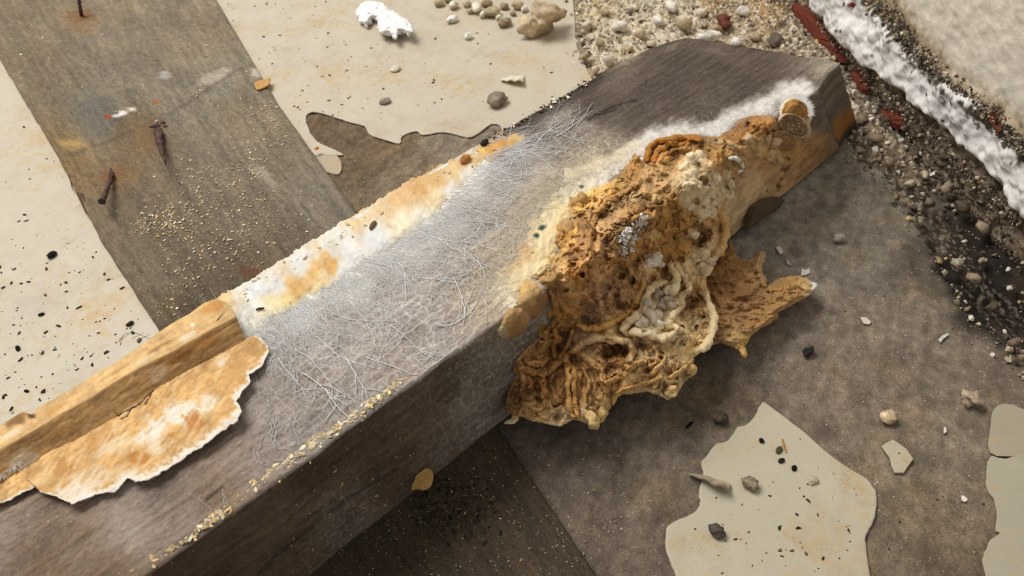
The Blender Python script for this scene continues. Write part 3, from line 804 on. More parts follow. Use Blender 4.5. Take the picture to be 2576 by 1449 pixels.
# cross-section: front face bottom to top, rounded edge, top, rounded edge, back face down
rb = 0.0016
prof = [(YF, z_) for z_ in np.linspace(BT, ZT - rb, 60)]
prof += [(YF + rb - rb * math.cos(a), ZT - rb + rb * math.sin(a)) for a in np.linspace(0.25, math.pi / 2, 5)]
prof += [(y_, ZT) for y_ in np.linspace(YF + rb, YB - rb, 215)[1:]]
prof += [(YB - rb + rb * math.sin(a), ZT - rb + rb * math.cos(a)) for a in np.linspace(0.25, math.pi / 2, 5)]
prof += [(YB, z_) for z_ in np.linspace(ZT - rb, BT, 30)[1:]]
prof = np.array(prof); npf = len(prof)
nu = 1150
uu = np.linspace(0, 1, nu)
OFFX = float(on_z(2148, 348, BT)[0]) - E_[1, 0]
print('splay', OFFX)
xe = xend(prof[:, 0]) + OFFX * np.clip((ZT - prof[:, 1]) / (ZT - BT), 0, 1) * sstep(YB, YF + .03, prof[:, 0])
X = XL + (xe[None, :] - XL) * uu[:, None]
JV = np.stack([X, np.tile(prof[:, 0], (nu, 1)), np.tile(prof[:, 1], (nu, 1))], -1).reshape(-1, 3)
_xa, _xb = float(on_z(430, 810, ZT)[0]), float(on_z(900, 540, ZT)[0])
JV[:, 1] -= 0.0056 * sstep(_xb, _xa, JV[:, 0]) * sstep(.80, 1.0, (JV[:, 1] - YF) / (YB - YF))
jpx, jpy = project(JV)
jx, jy, jz = JV.T
front = (jy < YF + 1e-5)
jq = jy - jz * 0.9                                      # coordinate running round the corner
# base timber colour
ja = [(-60, 1400, 120, 100, 84), (200, 1380, 112, 92, 74), (450, 1300, 124, 106, 92), (620, 1180, 122, 106, 94), (760, 1050, 126, 112, 102), (900, 920, 128, 115, 105), (700, 950, 126, 112, 102), (950, 780, 132, 118, 108), (1150, 780, 136, 122, 112), (1050, 700, 126, 112, 102),
      (1200, 620, 132, 118, 106), (1350, 330, 100, 86, 76), (1450, 280, 98, 84, 74), (1600, 220, 100, 86, 76), (1750, 150, 106, 92, 80), (1900, 180, 104, 90, 78), (1800, 260, 100, 86, 74), (2050, 170, 134, 122, 106), (2000, 220, 112, 98, 86), (1560, 160, 122, 108, 92), (1500, 340, 112, 98, 86),
      (560, 1250, 110, 88, 68), (350, 1300, 128, 110, 96), (120, 1440, 104, 80, 60)]
jc = blend(jpx, jpy, ja, 4, 40)
jc *= (1 - .13 * sstep(1330, 1560, jpx))[:, None]
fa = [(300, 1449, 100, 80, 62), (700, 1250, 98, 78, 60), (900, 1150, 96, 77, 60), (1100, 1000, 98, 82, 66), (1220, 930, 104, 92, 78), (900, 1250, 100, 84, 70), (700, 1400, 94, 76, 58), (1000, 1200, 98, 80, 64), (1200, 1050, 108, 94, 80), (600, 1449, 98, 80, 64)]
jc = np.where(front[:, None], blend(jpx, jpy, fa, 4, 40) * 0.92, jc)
g1 = fbm(jx * 30, jq * 430, 71, 4); g2 = fbm(jx * 420, jq * 760, 72, 3); g3 = fbm(jx * 40, jq * 60, 73, 3)
g4 = fbm(jx * 60, jq * 900, 79, 2)
jc = jc * (1 + 0.09 * g1 + 0.08 * g2 + 0.10 * g3 + 0.05 * g4)[:, None]
for crack in ([(650, 1440), (760, 1350), (880, 1252), (1000, 1180)], [(520, 1255), (560, 1225)], [(1480, 300), (1540, 268), (1600, 250)], [(1500, 288), (1550, 275)], [(745, 1320), (830, 1270), (900, 1240)], [(600, 1290), (680, 1230)]):
    dc = pline(jpx, jpy, crack) + 1.6 * g2
    jc = mixc(jc, 0.75 * sstep(5, 1, dc), (46, 36, 28))
# haze of mycelium over the wood (its own colour and density)
hz = [(560, 790, .9), (700, 720, .95), (850, 660, .95), (1000, 570, .95), (1100, 500, .95), (1200, 440, .9), (1290, 350, .7), (1400, 310, .35), (640, 830, .8), (760, 775, .8), (900, 700, .85), (1050, 610, .8), (1150, 560, .66), (1250, 470, .66), (1350, 400, .6), (1450, 350, .35),
      (700, 880, .42), (850, 820, .42), (1000, 740, .45), (1150, 680, .42), (1230, 590, .35), (1330, 520, .6), (1400, 440, .6), (1480, 420, .65), (1560, 390, .45), (1620, 360, .3),
      (720, 960, .34), (800, 1060, .30), (900, 980, .34), (1050, 860, .40), (1180, 780, .42), (1230, 840, .38), (1250, 730, .65), (1000, 940, .3), (600, 1150, .22), (450, 1250, .24), (300, 1330, .30), (150, 1370, .20), (60, 1320, .3), (700, 1120, .32), (860, 1040, .3), (560, 1300, .25), (300, 1440, .1),
      (1340, 330, .1), (1500, 260, .03), (1700, 200, 0), (1900, 180, .02), (1700, 290, .06), (1600, 310, .05), (1800, 290, .12), (2000, 200, .08), (2090, 165, .2)]
hzf = [(1240, 900, .35), (1200, 1000, .3), (1220, 1060, .35), (1000, 1050, .12), (800, 1200, .08), (850, 1270, .25), (700, 1300, .15), (600, 1420, .15), (1000, 1180, .1), (1120, 1140, .22), (400, 1449, .08), (1100, 960, .15)]
hd = np.where(front, blend(jpx, jpy, hzf, 4, 30)[:, 0], blend(jpx, jpy, hz, 4, 22)[:, 0])
f1, f2, cid = worley(jx * 170 + 0.5 * g3, jq * 170 + 0.5 * fbm(jx * 60, jq * 60, 75), 76)
web = sstep(0.16, 0.02, f2 - f1)
f1, f2, cid = worley(jx * 330 + 0.7 * g3, jq * 330 + 0.7 * fbm(jx * 90, jq * 90, 77), 78)
web2 = sstep(0.22, 0.04, f2 - f1)
aw = 0.35 * fbm(jx * 30, jq * 30, 90, 2) + 0.42
hu = (jpx * np.cos(aw) + jpy * np.sin(aw)) / 70; hv = (-jpx * np.sin(aw) + jpy * np.cos(aw)) / 6.5
soft = 0.5 + 0.36 * fbm(jx * 90, jq * 90, 74, 4) + 0.30 * fbm(hu, hv, 91, 3)
k = np.clip(hd * (0.45 + 0.70 * soft) + hd * (0.62 * web + 0.30 * web2) * (1 - .8 * sstep(.42, .62, hd)) * (.25 + .75 * sstep(560, 860, jpx)) - 0.05 + 0.8 * np.clip(hd - .62, 0, 1), 0, 0.97)
hl = pline(jpx, jpy, [(1430, 440), (1530, 405), (1620, 358), (1700, 336), (1800, 328), (1850, 296), (1900, 280), (1950, 250), (1975, 236), (2010, 232), (2040, 236)])
k = np.maximum(k, .92 * sstep(44, 6, hl + 12 * fbm(jpx / 26, jpy / 26, 92, 3)) * (~front) * (jpx > 1420))
warm = sstep(150, 30, pline(jpx, jpy, [(1240, 760), (1300, 660), (1360, 580), (1440, 490), (1540, 420)]))[:, None]
jc = jc + (np.array([[240., 236., 228.]]) - warm * np.array([[-6., 6., 34.]]) - jc) * k[:, None]
# brown bare film on the far front face
tan = [(1860, 420, 196, 150, 92), (1900, 470, 204, 166, 110), (1860, 540, 206, 172, 118), (1950, 440, 186, 138, 78), (2010, 390, 178, 124, 60), (2060, 370, 160, 112, 56), (2110, 370, 128, 100, 66), (2100, 300, 102, 90, 78), (2060, 290, 106, 92, 80), (1800, 600, 196, 150, 92), (1990, 440, 182, 136, 78)]
tk = np.where(front, sstep(1690, 1800, jpx), 0)
jc = mixc(jc, tk, (0, 0, 0)) + tk[:, None] * (blend(jpx, jpy, tan, 4, 15) * .82 + 18 + blend(jpx, jpy, tan, 4, 15) @ np.array([[.12] * 3, [.12] * 3, [.0] * 3])) * .92 * (1 + 0.14 * fbm(jx * 160, jq * 160, 80, 4))[:, None]
for a in [(1975, 425, 16, 9, -.6), (1960, 470, 8, 14, .2), (1985, 400, 9, 6, 0), (1930, 480, 5, 5, 0), (1968, 452, 5, 5, 0)]:
    jc = spot(jc, jpx, jpy, *a, (84, 58, 34), 0.8 * front, n=0.5 * g2)
# back edge: dark strip with pale specks where the film ends
be = pline(jpx, jpy, [(1285, 335), (1400, 268), (1500, 196)])
jc = mixc(jc, 0.55 * sstep(26, 10, be + 5 * g3), (58, 48, 42))
for a in [(2075, 172, 40, 18, -.5, (170, 160, 142), .8), (1580, 152, 50, 10, -.45, (170, 158, 140), .7), (1690, 118, 30, 9, -.4, (150, 138, 120), .5), (1800, 130, 40, 8, .2, (130, 118, 104), .5), (2000, 250, 30, 16, -.7, (140, 126, 112), .4)]:
    jc = spot(jc, jpx, jpy, *a[:6], a[6] * (~front), n=.6 * g2 + .3 * g3)
nd = np.zeros((len(JV), 3))
nd[:, 2] = np.where(front, 0, (0.00035 * g1 + 0.00025 * g2) * (1 - .9 * sstep(.4, .9, k)) + 0.0004 * g3 * (1 - sstep(.4, .9, k)) + 0.0006 * k * soft)
nd[:, 1] = np.where(front, -(0.0005 * g1 + 0.0002 * g2 + 0.0008 * g3), 0)
edge = np.clip(1 - (np.abs(jy - YF) + np.abs(jz - ZT)) / 0.004, 0, 1)
nd[:, 1] += edge * 0.0006 * (0.5 + fbm(jx * 90, jx * 0, 81, 4)); nd[:, 2] -= edge * 0.0007 * (0.5 + fbm(jx * 110, jx * 0 + 4, 82, 4))
backface = np.tile(np.arange(npf) > npf - 31, nu); nd[backface] = 0
JV2 = JV + nd
# end faces
Ed = resample(np.stack([xend(np.linspace(YF, YB, 400)), np.linspace(YF, YB, 400)], 1), 90)
ez = np.linspace(BT, ZT, 34)
EV = np.stack([np.tile(Ed[:, 0], (34, 1)), np.tile(Ed[:, 1], (34, 1)), np.tile(ez[:, None], (1, 90))], -1).reshape(-1, 3)
EV[:, 0] += OFFX * (ZT - EV[:, 2]) / (ZT - BT) * sstep(YB, YF + .03, EV[:, 1])
epx, epy = project(EV)
ec = np.tile(np.array([104., 92., 80.]), (len(EV), 1)) * (1 + 0.16 * fbm(EV[:, 1] * 300, EV[:, 2] * 300, 83, 4) + 0.12 * fbm(EV[:, 1] * 60, EV[:, 2] * 900, 84, 3))[:, None]
ek = sstep(0.042, 0.028, EV[:, 2] + 0.006 * fbm(EV[:, 0] * 90, EV[:, 2] * 90, 85, 4))
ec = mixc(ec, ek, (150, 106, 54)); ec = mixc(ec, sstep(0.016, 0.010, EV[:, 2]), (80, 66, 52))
ec = mixc(ec, sstep(ZT - .003, ZT, EV[:, 2]) * .6, (170, 160, 146))
EV[:, 0] += 0.0008 * fbm(EV[:, 1] * 200, EV[:, 2] * 200, 86, 3) * sstep(0, .004, ZT - EV[:, 2])
o = mesh('wooden_joist', np.concatenate([JV2, EV]), np.concatenate([gridq(nu, npf), gridq(34, 90, len(JV2))[:, ::-1]]), M_joist, None, np.concatenate([jc, ec]))
joist = tag(o, 'squared grey-brown timber joist with a pointed sawn end, overgrown with fungus', 'timber joist')
# torn bark at the bottom edge near the end
bk = [(1868, 574), (1880, 540), (1892, 516), (1920, 500), (1950, 494), (1966, 500), (1950, 518), (1915, 540), (1890, 562)]
rr_ = rays(*np.array(bk, float).T); tt = (YF - 0.002) / rr_[:, 1]; bw = CAMPOS + rr_ * tt[:, None]; bw[:, 2] = np.maximum(bw[:, 2], 0.001)
nb_ = len(bw); V = np.concatenate([bw, bw + [0, -0.003, 0], [bw.mean(0) + [0, -0.005, 0]]])
i = np.arange(nb_); j = (i + 1) % nb_
o = mesh('bark_scrap', V, np.stack([i, j, j + nb_, i + nb_], 1), M_joist, joist, (96, 80, 62), False, T=np.stack([i + nb_, j + nb_, np.full(nb_, 2 * nb_)], 1))
o['label'] = 'dark scrap of bark at the bottom edge'

# ------------------------------------------------------------------ white mycelium on the joist
myc = empty('white_mycelium', on_z(1000, 600, ZT), 'white cottony mycelium with branching threads spread over the top of the joist', 'mycelium')


def relief(name, poly, step, hfun, mat, parent, tfun, skirt=(0.002, 0.005, 0.009), shrink=(0, 2, 6), ragged=2.0, seed=0, box=None):
    """a lumpy growth over a base surface: outline poly, base tfun(px, py) = distance along the sight line, hfun -> (height in metres, colour)"""
    poly = [tuple(p) for p in poly]
    pa = np.array(poly)
    x0, y0 = pa.min(0) - 8; x1, y1 = pa.max(0) + 8
    gx_, gy_ = np.meshgrid(np.arange(x0, x1, step), np.arange(y0, y1, step)); shp_ = gx_.shape
    x = gx_.ravel(); y = gy_.ravel()
    sd_ = sdpoly(x, y, poly) + ragged * fbm(x / 14, y / 14, 900 + seed, 3)
    Q_ = gridq(*shp_); Q_ = Q_[(sd_[Q_] > 0).all(1)]
    us_ = np.unique(Q_); rm_ = np.full(len(x), -1); rm_[us_] = np.arange(len(us_)); Q_ = rm_[Q_]
    x = x[us_]; y = y[us_]; d = np.maximum(sd_[us_], 0)
    e0 = np.sort(np.concatenate([Q_[:, [0, 1]], Q_[:, [1, 2]], Q_[:, [2, 3]], Q_[:, [3, 0]]]), 1)
    u0, c0 = np.unique(e0[:, 0].astype(np.int64) * len(x) + e0[:, 1], return_counts=True)
    b0 = np.unique(np.r_[u0[c0 == 1] // len(x), u0[c0 == 1] % len(x)])
    gx0 = sdpoly(x[b0] + 4, y[b0], poly) - sdpoly(x[b0] - 4, y[b0], poly); gy0 = sdpoly(x[b0], y[b0] + 4, poly) - sdpoly(x[b0], y[b0] - 4, poly)
    g0 = np.hypot(gx0, gy0) + 1e-6; mv = np.minimum(d[b0], step * 1.2)
    x[b0] -= gx0 / g0 * mv; y[b0] -= gy0 / g0 * mv; d[b0] = 0
    h, c = hfun(x, y, d)
    r_ = rays(x, y); t0 = tfun(x, y, r_)
    V_ = CAMPOS + r_ * (t0 - h)[:, None]
    e = np.concatenate([Q_[:, [0, 1]], Q_[:, [1, 2]], Q_[:, [2, 3]], Q_[:, [3, 0]]])
    key = np.sort(e, 1); uq, inv, ct = np.unique(key[:, 0].astype(np.int64) * len(x) + key[:, 1], return_inverse=True, return_counts=True)
    be_ = e[ct[inv] == 1]
    bv = np.unique(be_); bm = np.full(len(x), -1); bm[bv] = np.arange(len(bv))
    gxn = sdpoly(x[bv] + 3, y[bv], poly) - sdpoly(x[bv] - 3, y[bv], poly); gyn = sdpoly(x[bv], y[bv] + 3, poly) - sdpoly(x[bv], y[bv] - 3, poly)
    gl = np.hypot(gxn, gyn) + 1e-9; gxn /= gl; gyn /= gl
    Vs = [V_]; Cs = [c]; Qs = [Q_]; prev = bv; off = len(x)
    for dep, sh in zip(skirt, shrink):
        rr2 = rays(x[bv] + gxn * sh, y[bv] + gyn * sh)
        Vs.append(CAMPOS + rr2 * (t0[bv] - h[bv] + dep)[:, None]); Cs.append(c[bv] * 0.95)
        cur = np.arange(len(bv)) + off
        pr = prev
        Qs.append(np.stack([pr[bm[be_[:, 0]]], cur[bm[be_[:, 0]]], cur[bm[be_[:, 1]]], pr[bm[be_[:, 1]]]], 1))
        prev = cur; off += len(bv)
    Qa = np.concatenate(Qs)
    Va = np.concatenate(Vs)
    return mesh(name, Va, Qa[:, ::-1], mat, parent, np.concatenate(Cs))


def t_top(x, y, r_): return (ZT - CAMH) / r_[:, 2]


mat_poly = smooth_closed([(540, 756), (600, 722), (660, 684), (720, 644), (800, 596), (870, 553), (905, 532), (960, 498), (1040, 450), (1110, 414), (1160, 388), (1220, 358), (1290, 332), (1318, 336), (1318, 360), (1270, 384), (1240, 404), (1200, 430), (1170, 470), (1130, 500), (1100, 540), (1030, 590), (960, 636), (900, 668), (850, 712), (790, 744), (730, 776), (680, 800), (656, 838), (618, 846), (588, 826), (560, 800)], 3)
band_a = [(570, 780, 226, 200, 150), (530, 770, 214, 164, 96), (640, 740, 228, 228, 226), (700, 720, 226, 226, 226), (740, 720, 214, 170, 106), (780, 690, 222, 180, 116), (820, 664, 218, 172, 106), (720, 750, 232, 210, 150), (690, 770, 236, 222, 176), (620, 800, 230, 228, 220), (800, 720, 232, 214, 166), (870, 640, 226, 226, 224), (940, 600, 228, 228, 226),
          (900, 560, 226, 202, 160), (960, 520, 226, 200, 158), (1000, 500, 226, 186, 136), (1060, 470, 212, 168, 110), (1100, 450, 214, 176, 122), (1090, 500, 226, 206, 166), (1010, 560, 236, 226, 196), (1060, 540, 232, 226, 206), (1140, 430, 226, 196, 146), (1130, 480, 230, 228, 222), (1180, 430, 232, 226, 212), (1170, 400, 196, 140, 84), (1210, 390, 228, 190, 120), (1240, 370, 216, 164, 92), (1270, 350, 200, 146, 78), (1300, 345, 214, 182, 124), (860, 690, 228, 226, 220), (760, 660, 226, 226, 226), (840, 600, 228, 224, 214)]


def h_mat(x, y, d):
    n = fbm(x / 30, y / 30, 120, 4)
    h = 0.0004 + 0.0012 * sstep(0, 26, d) + 0.0009 * n * sstep(0, 26, d) + 0.00022 * fbm(x / 8, y / 8, 121, 3) * sstep(0, 20, d)
    c = blend(x + 16 * fbm(x / 22, y / 22, 122), y + 16 * fbm(x / 22, y / 22, 123), band_a, 3.6, 12)
    c = c * (1 + 0.05 * fbm(x / 12 - y / 16, y / 40 + x / 50, 124, 3))[:, None]
    return h, c


relief('mycelium_mat', mat_poly, 2.2, h_mat, M_myc, myc, t_top, skirt=(0.0012, 0.004), shrink=(0, 1), ragged=6)

halo_poly = smooth_closed([(1225, 748), (1250, 690), (1280, 640), (1318, 590), (1330, 540), (1370, 500), (1430, 460), (1490, 420), (1560, 385), (1610, 352), (1660, 345), (1640, 385), (1580, 430), (1520, 480), (1450, 530), (1430, 580), (1400, 640), (1360, 690), (1330, 715), (1312, 740), (1290, 770), (1255, 770)], 3)


def h_halo(x, y, d):
    h = 0.0012 * sstep(0, 30, d) + 0.0006 * fbm(x / 14 + y / 30, y / 14, 130, 4)
    c = blend(x, y, [(1250, 740, 220, 206, 180), (1300, 650, 218, 190, 146), (1350, 600, 232, 214, 170), (1380, 540, 232, 216, 176), (1440, 480, 230, 218, 190), (1540, 420, 222, 212, 196), (1640, 360, 220, 214, 204), (1330, 690, 232, 216, 176), (1420, 560, 230, 204, 150), (1310, 630, 214, 180, 130)], 4, 12)
    c = c * (1 + 0.06 * fbm(x / 9, y / 22 + x / 30, 131, 3))[:, None]
    g = fbm(x / 20, y / 20, 132, 3)
    for a in [(1362, 572, 14, 10, -.5), (1350, 592, 10, 8, 0), (1292, 648, 12, 6, -.3), (1458, 420, 8, 5, 0), (1462, 470, 9, 5, 0), (1340, 636, 5, 3, 0), (1268, 660, 6, 4, 0)]:
        c = spot(c, x, y, *a, (44, 62, 60), 0.9, n=0.5 * g)
    return h, c


relief('mycelium_halo', halo_poly, 2.2, h_halo, M_myc, myc, t_top, skirt=(0.001, 0.003), shrink=(0, 1), ragged=14, seed=3)

# threads: three-sided fibres that crawl over the timber, branching
fd = [(620, 830, 70), (760, 790, 55), (900, 700, 35), (1040, 590, 22), (1150, 620, 30), (1250, 690, 45), (1150, 520, 8), (1220, 430, -8), (1330, 370, -22), (1430, 320, -38), (1300, 470, 5), (1250, 540, 10), (800, 950, 50), (950, 850, 38), (1100, 780, 25), (1200, 760, 20), (700, 1100, 80), (860, 1020, 60)]


class Threads:
    def __init__(s): s.P = []; s.R = []; s.C = []

    def add(s, p, r, c): s.P.append(p); s.R.append(r); s.C.append(c)

    def build(s, name, mat, parent, zf=t_top):
        # all fibres share one point count: one batch
        Pp = np.array(s.P); Rr = np.array(s.R); n_, m_, _ = Pp.shape
        r_ = rays(Pp[..., 0].ravel(), Pp[..., 1].ravel()); t_ = zf(Pp[..., 0].ravel(), Pp[..., 1].ravel(), r_)
        W = (CAMPOS + r_ * t_[:, None]).reshape(n_, m_, 3); W[..., 2] += Pp[..., 2]
        tn = np.gradient(W, axis=1); tn /= np.linalg.norm(tn, axis=2, keepdims=True) + 1e-12
        sdv = np.cross(tn, np.array([0, 0, 1.0])); up_ = np.cross(sdv, tn)
        ring = np.stack([W + Rr[..., None] * (sdv * a + up_ * b2) for a, b2 in ((0, .45), (-1, -.05), (1, -.05))], 2)
        V_ = ring.reshape(-1, 3)
        base_ = (np.arange(n_)[:, None, None] * m_ + np.arange(m_ - 1)[None, :, None]) * 3; kk = np.arange(3)[None, None, :]; k2_ = (kk + 1) % 3
        Q_ = np.stack(np.broadcast_arrays(base_ + kk, base_ + k2_, base_ + 3 + k2_, base_ + 3 + kk), -1).reshape(-1, 4)
        c_ = np.repeat(np.array(s.C), m_ * 3, axis=0)
        o_ = mesh(name, V_, Q_, mat, parent, c_)
        return tag(o_, kind='stuff')


def walk(r, x, y, ang, length, m=9, curl_=0.24, z=0.0006, lift=0.0):
    pts = np.zeros((m, 3)); a = math.radians(ang); st = length / (m - 1)
    for i in range(m):
        pts[i] = (x, y, z + lift * (i / (m - 1)))
        a += r.normal() * curl_
        x += math.cos(a) * st; y += math.sin(a) * st
        lim = 1716 - .725 * x - 5
        if y > lim and x < 1300: y = lim - r.random() * 2
    return pts


r = np.random.default_rng(21)
fda = np.array(fd, float)
th = Threads()


def fdir(x, y):
    wg = 1 / ((fda[:, 0] - x) ** 2 + (fda[:, 1] - y) ** 2 + 400)
    return float((wg * fda[:, 2]).sum() / wg.sum())


def strand(x, y, ang, length, rad, col, depth=0):
    p = walk(r, x, y, ang, length, curl_=0.17 if depth == 0 else 0.24, z=0.0007)
    th.add(p, np.linspace(rad, rad * .45, 9), col)
    if depth < 2:
        for _ in range(r.integers(1, 4)):
            i = r.integers(1, 8)
            a = math.degrees(math.atan2(p[i, 1] - p[i - 1, 1], p[i, 0] - p[i - 1, 0])) + r.choice([-1, 1]) * r.uniform(18, 55)
            strand(p[i, 0], p[i, 1], a, length * r.uniform(.3, .7), rad * .62, col, depth + 1)


low = resample([(600, 820), (680, 800), (780, 750), (880, 690), (960, 640), (1040, 585), (1120, 530), (1180, 460), (1240, 410), (1310, 355)], 70)
for (x, y) in low:                                          # fine fringe below the mat
    for _ in range(20):
        xx = x + r.normal() * 16; yy = y + r.normal() * 20 - 4
        th.add(walk(r, xx, yy, fdir(xx, yy) + r.normal() * 14, r.uniform(40, 170), curl_=.15, z=0.0006), np.linspace(1, .4, 9) * r.uniform(.00005, .00013), np.array((255, 252, 246)) * r.uniform(.95, 1.0))
mains = [(1015, 540, 40, 110), (1085, 598, 22, 130), (1100, 600, 40, 150), (1180, 640, 40, 120), (1160, 560, 5, 120), (1190, 500, 10, 120), (1240, 470, 35, 70), (1200, 405, -12, 170), (1300, 385, 10, 120), (1340, 370, -25, 130), (1400, 345, -35, 110), (1450, 320, -60, 60), (1330, 340, -12, 120), (1240, 430, 5, 140), (1290, 375, -8, 150), (1220, 440, 12, 130),
         (740, 880, 40, 130), (800, 850, 30, 160), (860, 800, 20, 130), (920, 900, 25, 170), (880, 760, 35, 140), (980, 820, 30, 140), (700, 900, 70, 110), (760, 940, 40, 120), (1000, 660, 60, 90), (980, 640, 20, 130), (1050, 700, 20, 140), (820, 980, 60, 110), (680, 1090, 60, 90), (700, 1130, 30, 80), (740, 1080, 80, 80), (690, 1160, -10, 80), (640, 1130, 60, 70), (560, 1240, 50, 50), (500, 1255, 45, 60), (540, 1285, -20, 50), (1100, 820, 20, 130), (1140, 700, 35, 120), (960, 960, 50, 90), (1040, 900, 40, 90), (720, 1000, 45, 90), (870, 900, 50, 110)]
for x, y, a, l in mains:
    strand(x, y, a + r.normal() * 8, l * (1.15 if y < 1000 else .75), r.uniform(.00018, .00034) if y < 1000 else .00011, np.array((255, 252, 246)))
for _ in range(420):                                        # the loose net over the middle of the joist
    t = r.random(); x = 660 + 620 * t; y0_ = 800 - 420 * t + r.uniform(30, 330) * (1 - .35 * t)
    if y0_ > 1716 - .725 * x - 10: continue
    strand(x, y0_, fdir(x, y0_) + r.normal() * 40, r.uniform(24, 60), r.uniform(.00008, .00017), np.array((252, 249, 243)) * r.uniform(.9, 1), 1)
for x, y in resample([(1235, 745), (1290, 650), (1330, 560), (1400, 490), (1490, 430), (1560, 390), (1625, 360), (1700, 342), (1800, 330), (1850, 300), (1900, 284), (1950, 262), (1975, 238)], 80):
    for _ in range(18):                                     # fluff that reaches out of the fungus on to the timber
        xx = x + r.normal() * 16 + 8; yy = y + r.normal() * 12 + 4
        th.add(walk(r, xx, yy, 200 + r.normal() * 30, r.uniform(24, 80) * (1 if x < 1500 else .35), curl_=.2, z=0.0012), np.linspace(1, .4, 9) * r.uniform(.00005, .00010), np.array((246, 236, 212) if x < 1500 else (246, 243, 238)) * r.uniform(.93, 1))
th.build('mycelium_threads', M_myc, myc)

# ------------------------------------------------------------------ peeled fungal skin at the near end of the joist
skin = empty('fungal_skin', on_z(300, 1050, ZT), 'peeled tan fungal skin with torn scalloped edge and groove on the joist near end', 'fungus')
Sx = [(-170, 1176), (-60, 1112), (0, 1080), (20, 1066), (60, 1042), (84, 1050), (100, 1030), (130, 1014), (170, 992), (220, 962), (250, 942), (280, 926), (350, 880), (410, 836), (440, 816), (480, 794), (515, 768), (540, 758), (566, 764)]
F1x = [(-170, 1232), (8, 1130), (104, 1074), (207, 1015), (290, 964), (360, 923), (420, 894), (468, 868), (540, 828), (594, 797)]
F2x = [(-170, 1316), (33, 1200), (137, 1132), (215, 1096), (290, 1052), (355, 1008), (414, 966), (517, 908), (580, 878), (618, 858)]
Tx = [(-170, 1360), (-60, 1296), (0, 1265), (30, 1258), (60, 1242), (98, 1224), (108, 1240), (130, 1245), (150, 1252), (178, 1270), (215, 1258), (245, 1245), (290, 1240), (300, 1232), (322, 1204), (340, 1212), (365, 1212), (400, 1195), (450, 1160), (510, 1125), (560, 1085), (598, 1060), (608, 1035), (595, 1010), (610, 985), (632, 960), (625, 945), (655, 925), (680, 885), (672, 870), (655, 852), (640, 846)]
nc = 460
rows = []
cs = np.linspace(0, 1, nc)
zz = {'B': 0.0002, 'S': 0.0055, 'F1': 0.0085, 'F2': 0.0014, 'T': 0.0034}


def lift(pts, zh):
    q_ = resample(pts, nc)
    zz_ = ZT + zh
    return np.stack([on_z(a, b_, z_) for a, b_, z_ in zip(q_[:, 0], q_[:, 1], np.broadcast_to(zz_, nc))])


edge_up = 0.0030 + 0.0018 * fbm(cs * 14, cs * 0 + 1, 140, 3) + 0.002 * sstep(.6, .75, cs) * sstep(1.0, .8, cs)
cB = lift(Sx, 0.0004); cB[:, :2] += np.array([0, 1])[None] * 0.001
cS = lift(Sx, 0.0050 + 0.0012 * fbm(cs * 20, cs * 0, 141, 3)); cF1 = lift(F1x, 0.0085); cF2 = lift(F2x, 0.0014)
tq = resample(Tx, nc); tq = tq + np.stack([2.2 * fbm(cs * 90, cs * 0, 142, 3), 2.2 * fbm(cs * 90, cs * 0 + 5, 143, 3)], 1)
cT = lift(tq, np.clip(edge_up, 0.0012, 0.01))
prof_c = [(cB, cS, 5), (cS, cF1, 26), (cF1, cF2, 34), (cF2, cT, 96)]
G = []; lab = []
for si, (a_, b_, n_) in enumerate(prof_c):
    for kk in range(n_ + (si == 3)):
        t = kk / n_
        g = a_ * (1 - t) + b_ * t
        if si == 1: g[:, 2] += 0.0006 * math.sin(t * math.pi)
        if si == 3: g[:, 2] = (a_[:, 2] + (b_[:, 2] - a_[:, 2]) * t ** 2.4) + 0.0008 * math.sin(t * math.pi)
        G.append(g); lab.append((si, t))
G = np.array(G); nrw = len(G)
SV = G.reshape(-1, 3)
spx, spy = project(SV)
si = np.repeat([l[0] for l in lab], nc); st_ = np.repeat([l[1] for l in lab], nc)
n1 = fbm(spx / 40, spy / 40, 150, 4); n2 = fbm((spx * .82 - spy * .57) / 60, (spx * .57 + spy * .82) / 10, 151, 4); n3 = fbm(spx / 9, spy / 9, 152, 3)
fib = ridged((spx * .9 + spy * .2) / 22 + n1, (spy * .9 - spx * .5) / 60, 153)
SV[:, 2] += (0.0005 * n1 + 0.0003 * n2 + 0.0001 * n3) * (si > 0)
sc = np.where((si == 2)[:, None], np.array([[168., 132., 84.]]), np.array([[218., 176., 114.]]))  # step face: brown felt, darkened further with painted shade
sc = np.where((si <= 1)[:, None], np.array([[220., 184., 126.]]), sc)
sc = sc * (1 + 0.10 * n1 + 0.10 * n2 + 0.06 * n3)[:, None]
low_ = (si == 3).astype(float)
for a in [(460, 1040, 90, 40, -.5, (250, 242, 224), 1.2), (380, 1090, 80, 40, -.5, (250, 242, 224), 1.1), (560, 910, 26, 20, -.8, (248, 240, 222), 1), (520, 1010, 34, 40, -.5, (246, 236, 210), 1.0), (300, 1120, 80, 34, -.4, (246, 228, 190), .8), (390, 1130, 26, 22, 0, (242, 226, 194), .8), (240, 1200, 90, 40, -.3, (242, 224, 188), .7), (100, 1210, 60, 20, -.4, (232, 206, 150), .6), (190, 1240, 70, 30, -.2, (246, 238, 222), .8), (330, 1200, 50, 20, -.4, (246, 238, 220), .8),
          (490, 1060, 26, 34, -.4, (196, 134, 66), .9), (350, 1150, 34, 22, 0, (198, 138, 70), .9), (160, 1180, 40, 20, -.5, (200, 144, 80), .7), (620, 960, 40, 18, -.9, (204, 146, 76), .6), (430, 1095, 30, 10, -.3, (202, 146, 80), .7), (250, 1110, 70, 20, -.5, (206, 152, 86), .6), (570, 870, 40, 14, -.5, (190, 130, 66), .7)]:
    sc = spot(sc, spx, spy, *a[:5], a[5], a[6] * low_, n=0.5 * n1 + 0.2 * n3)
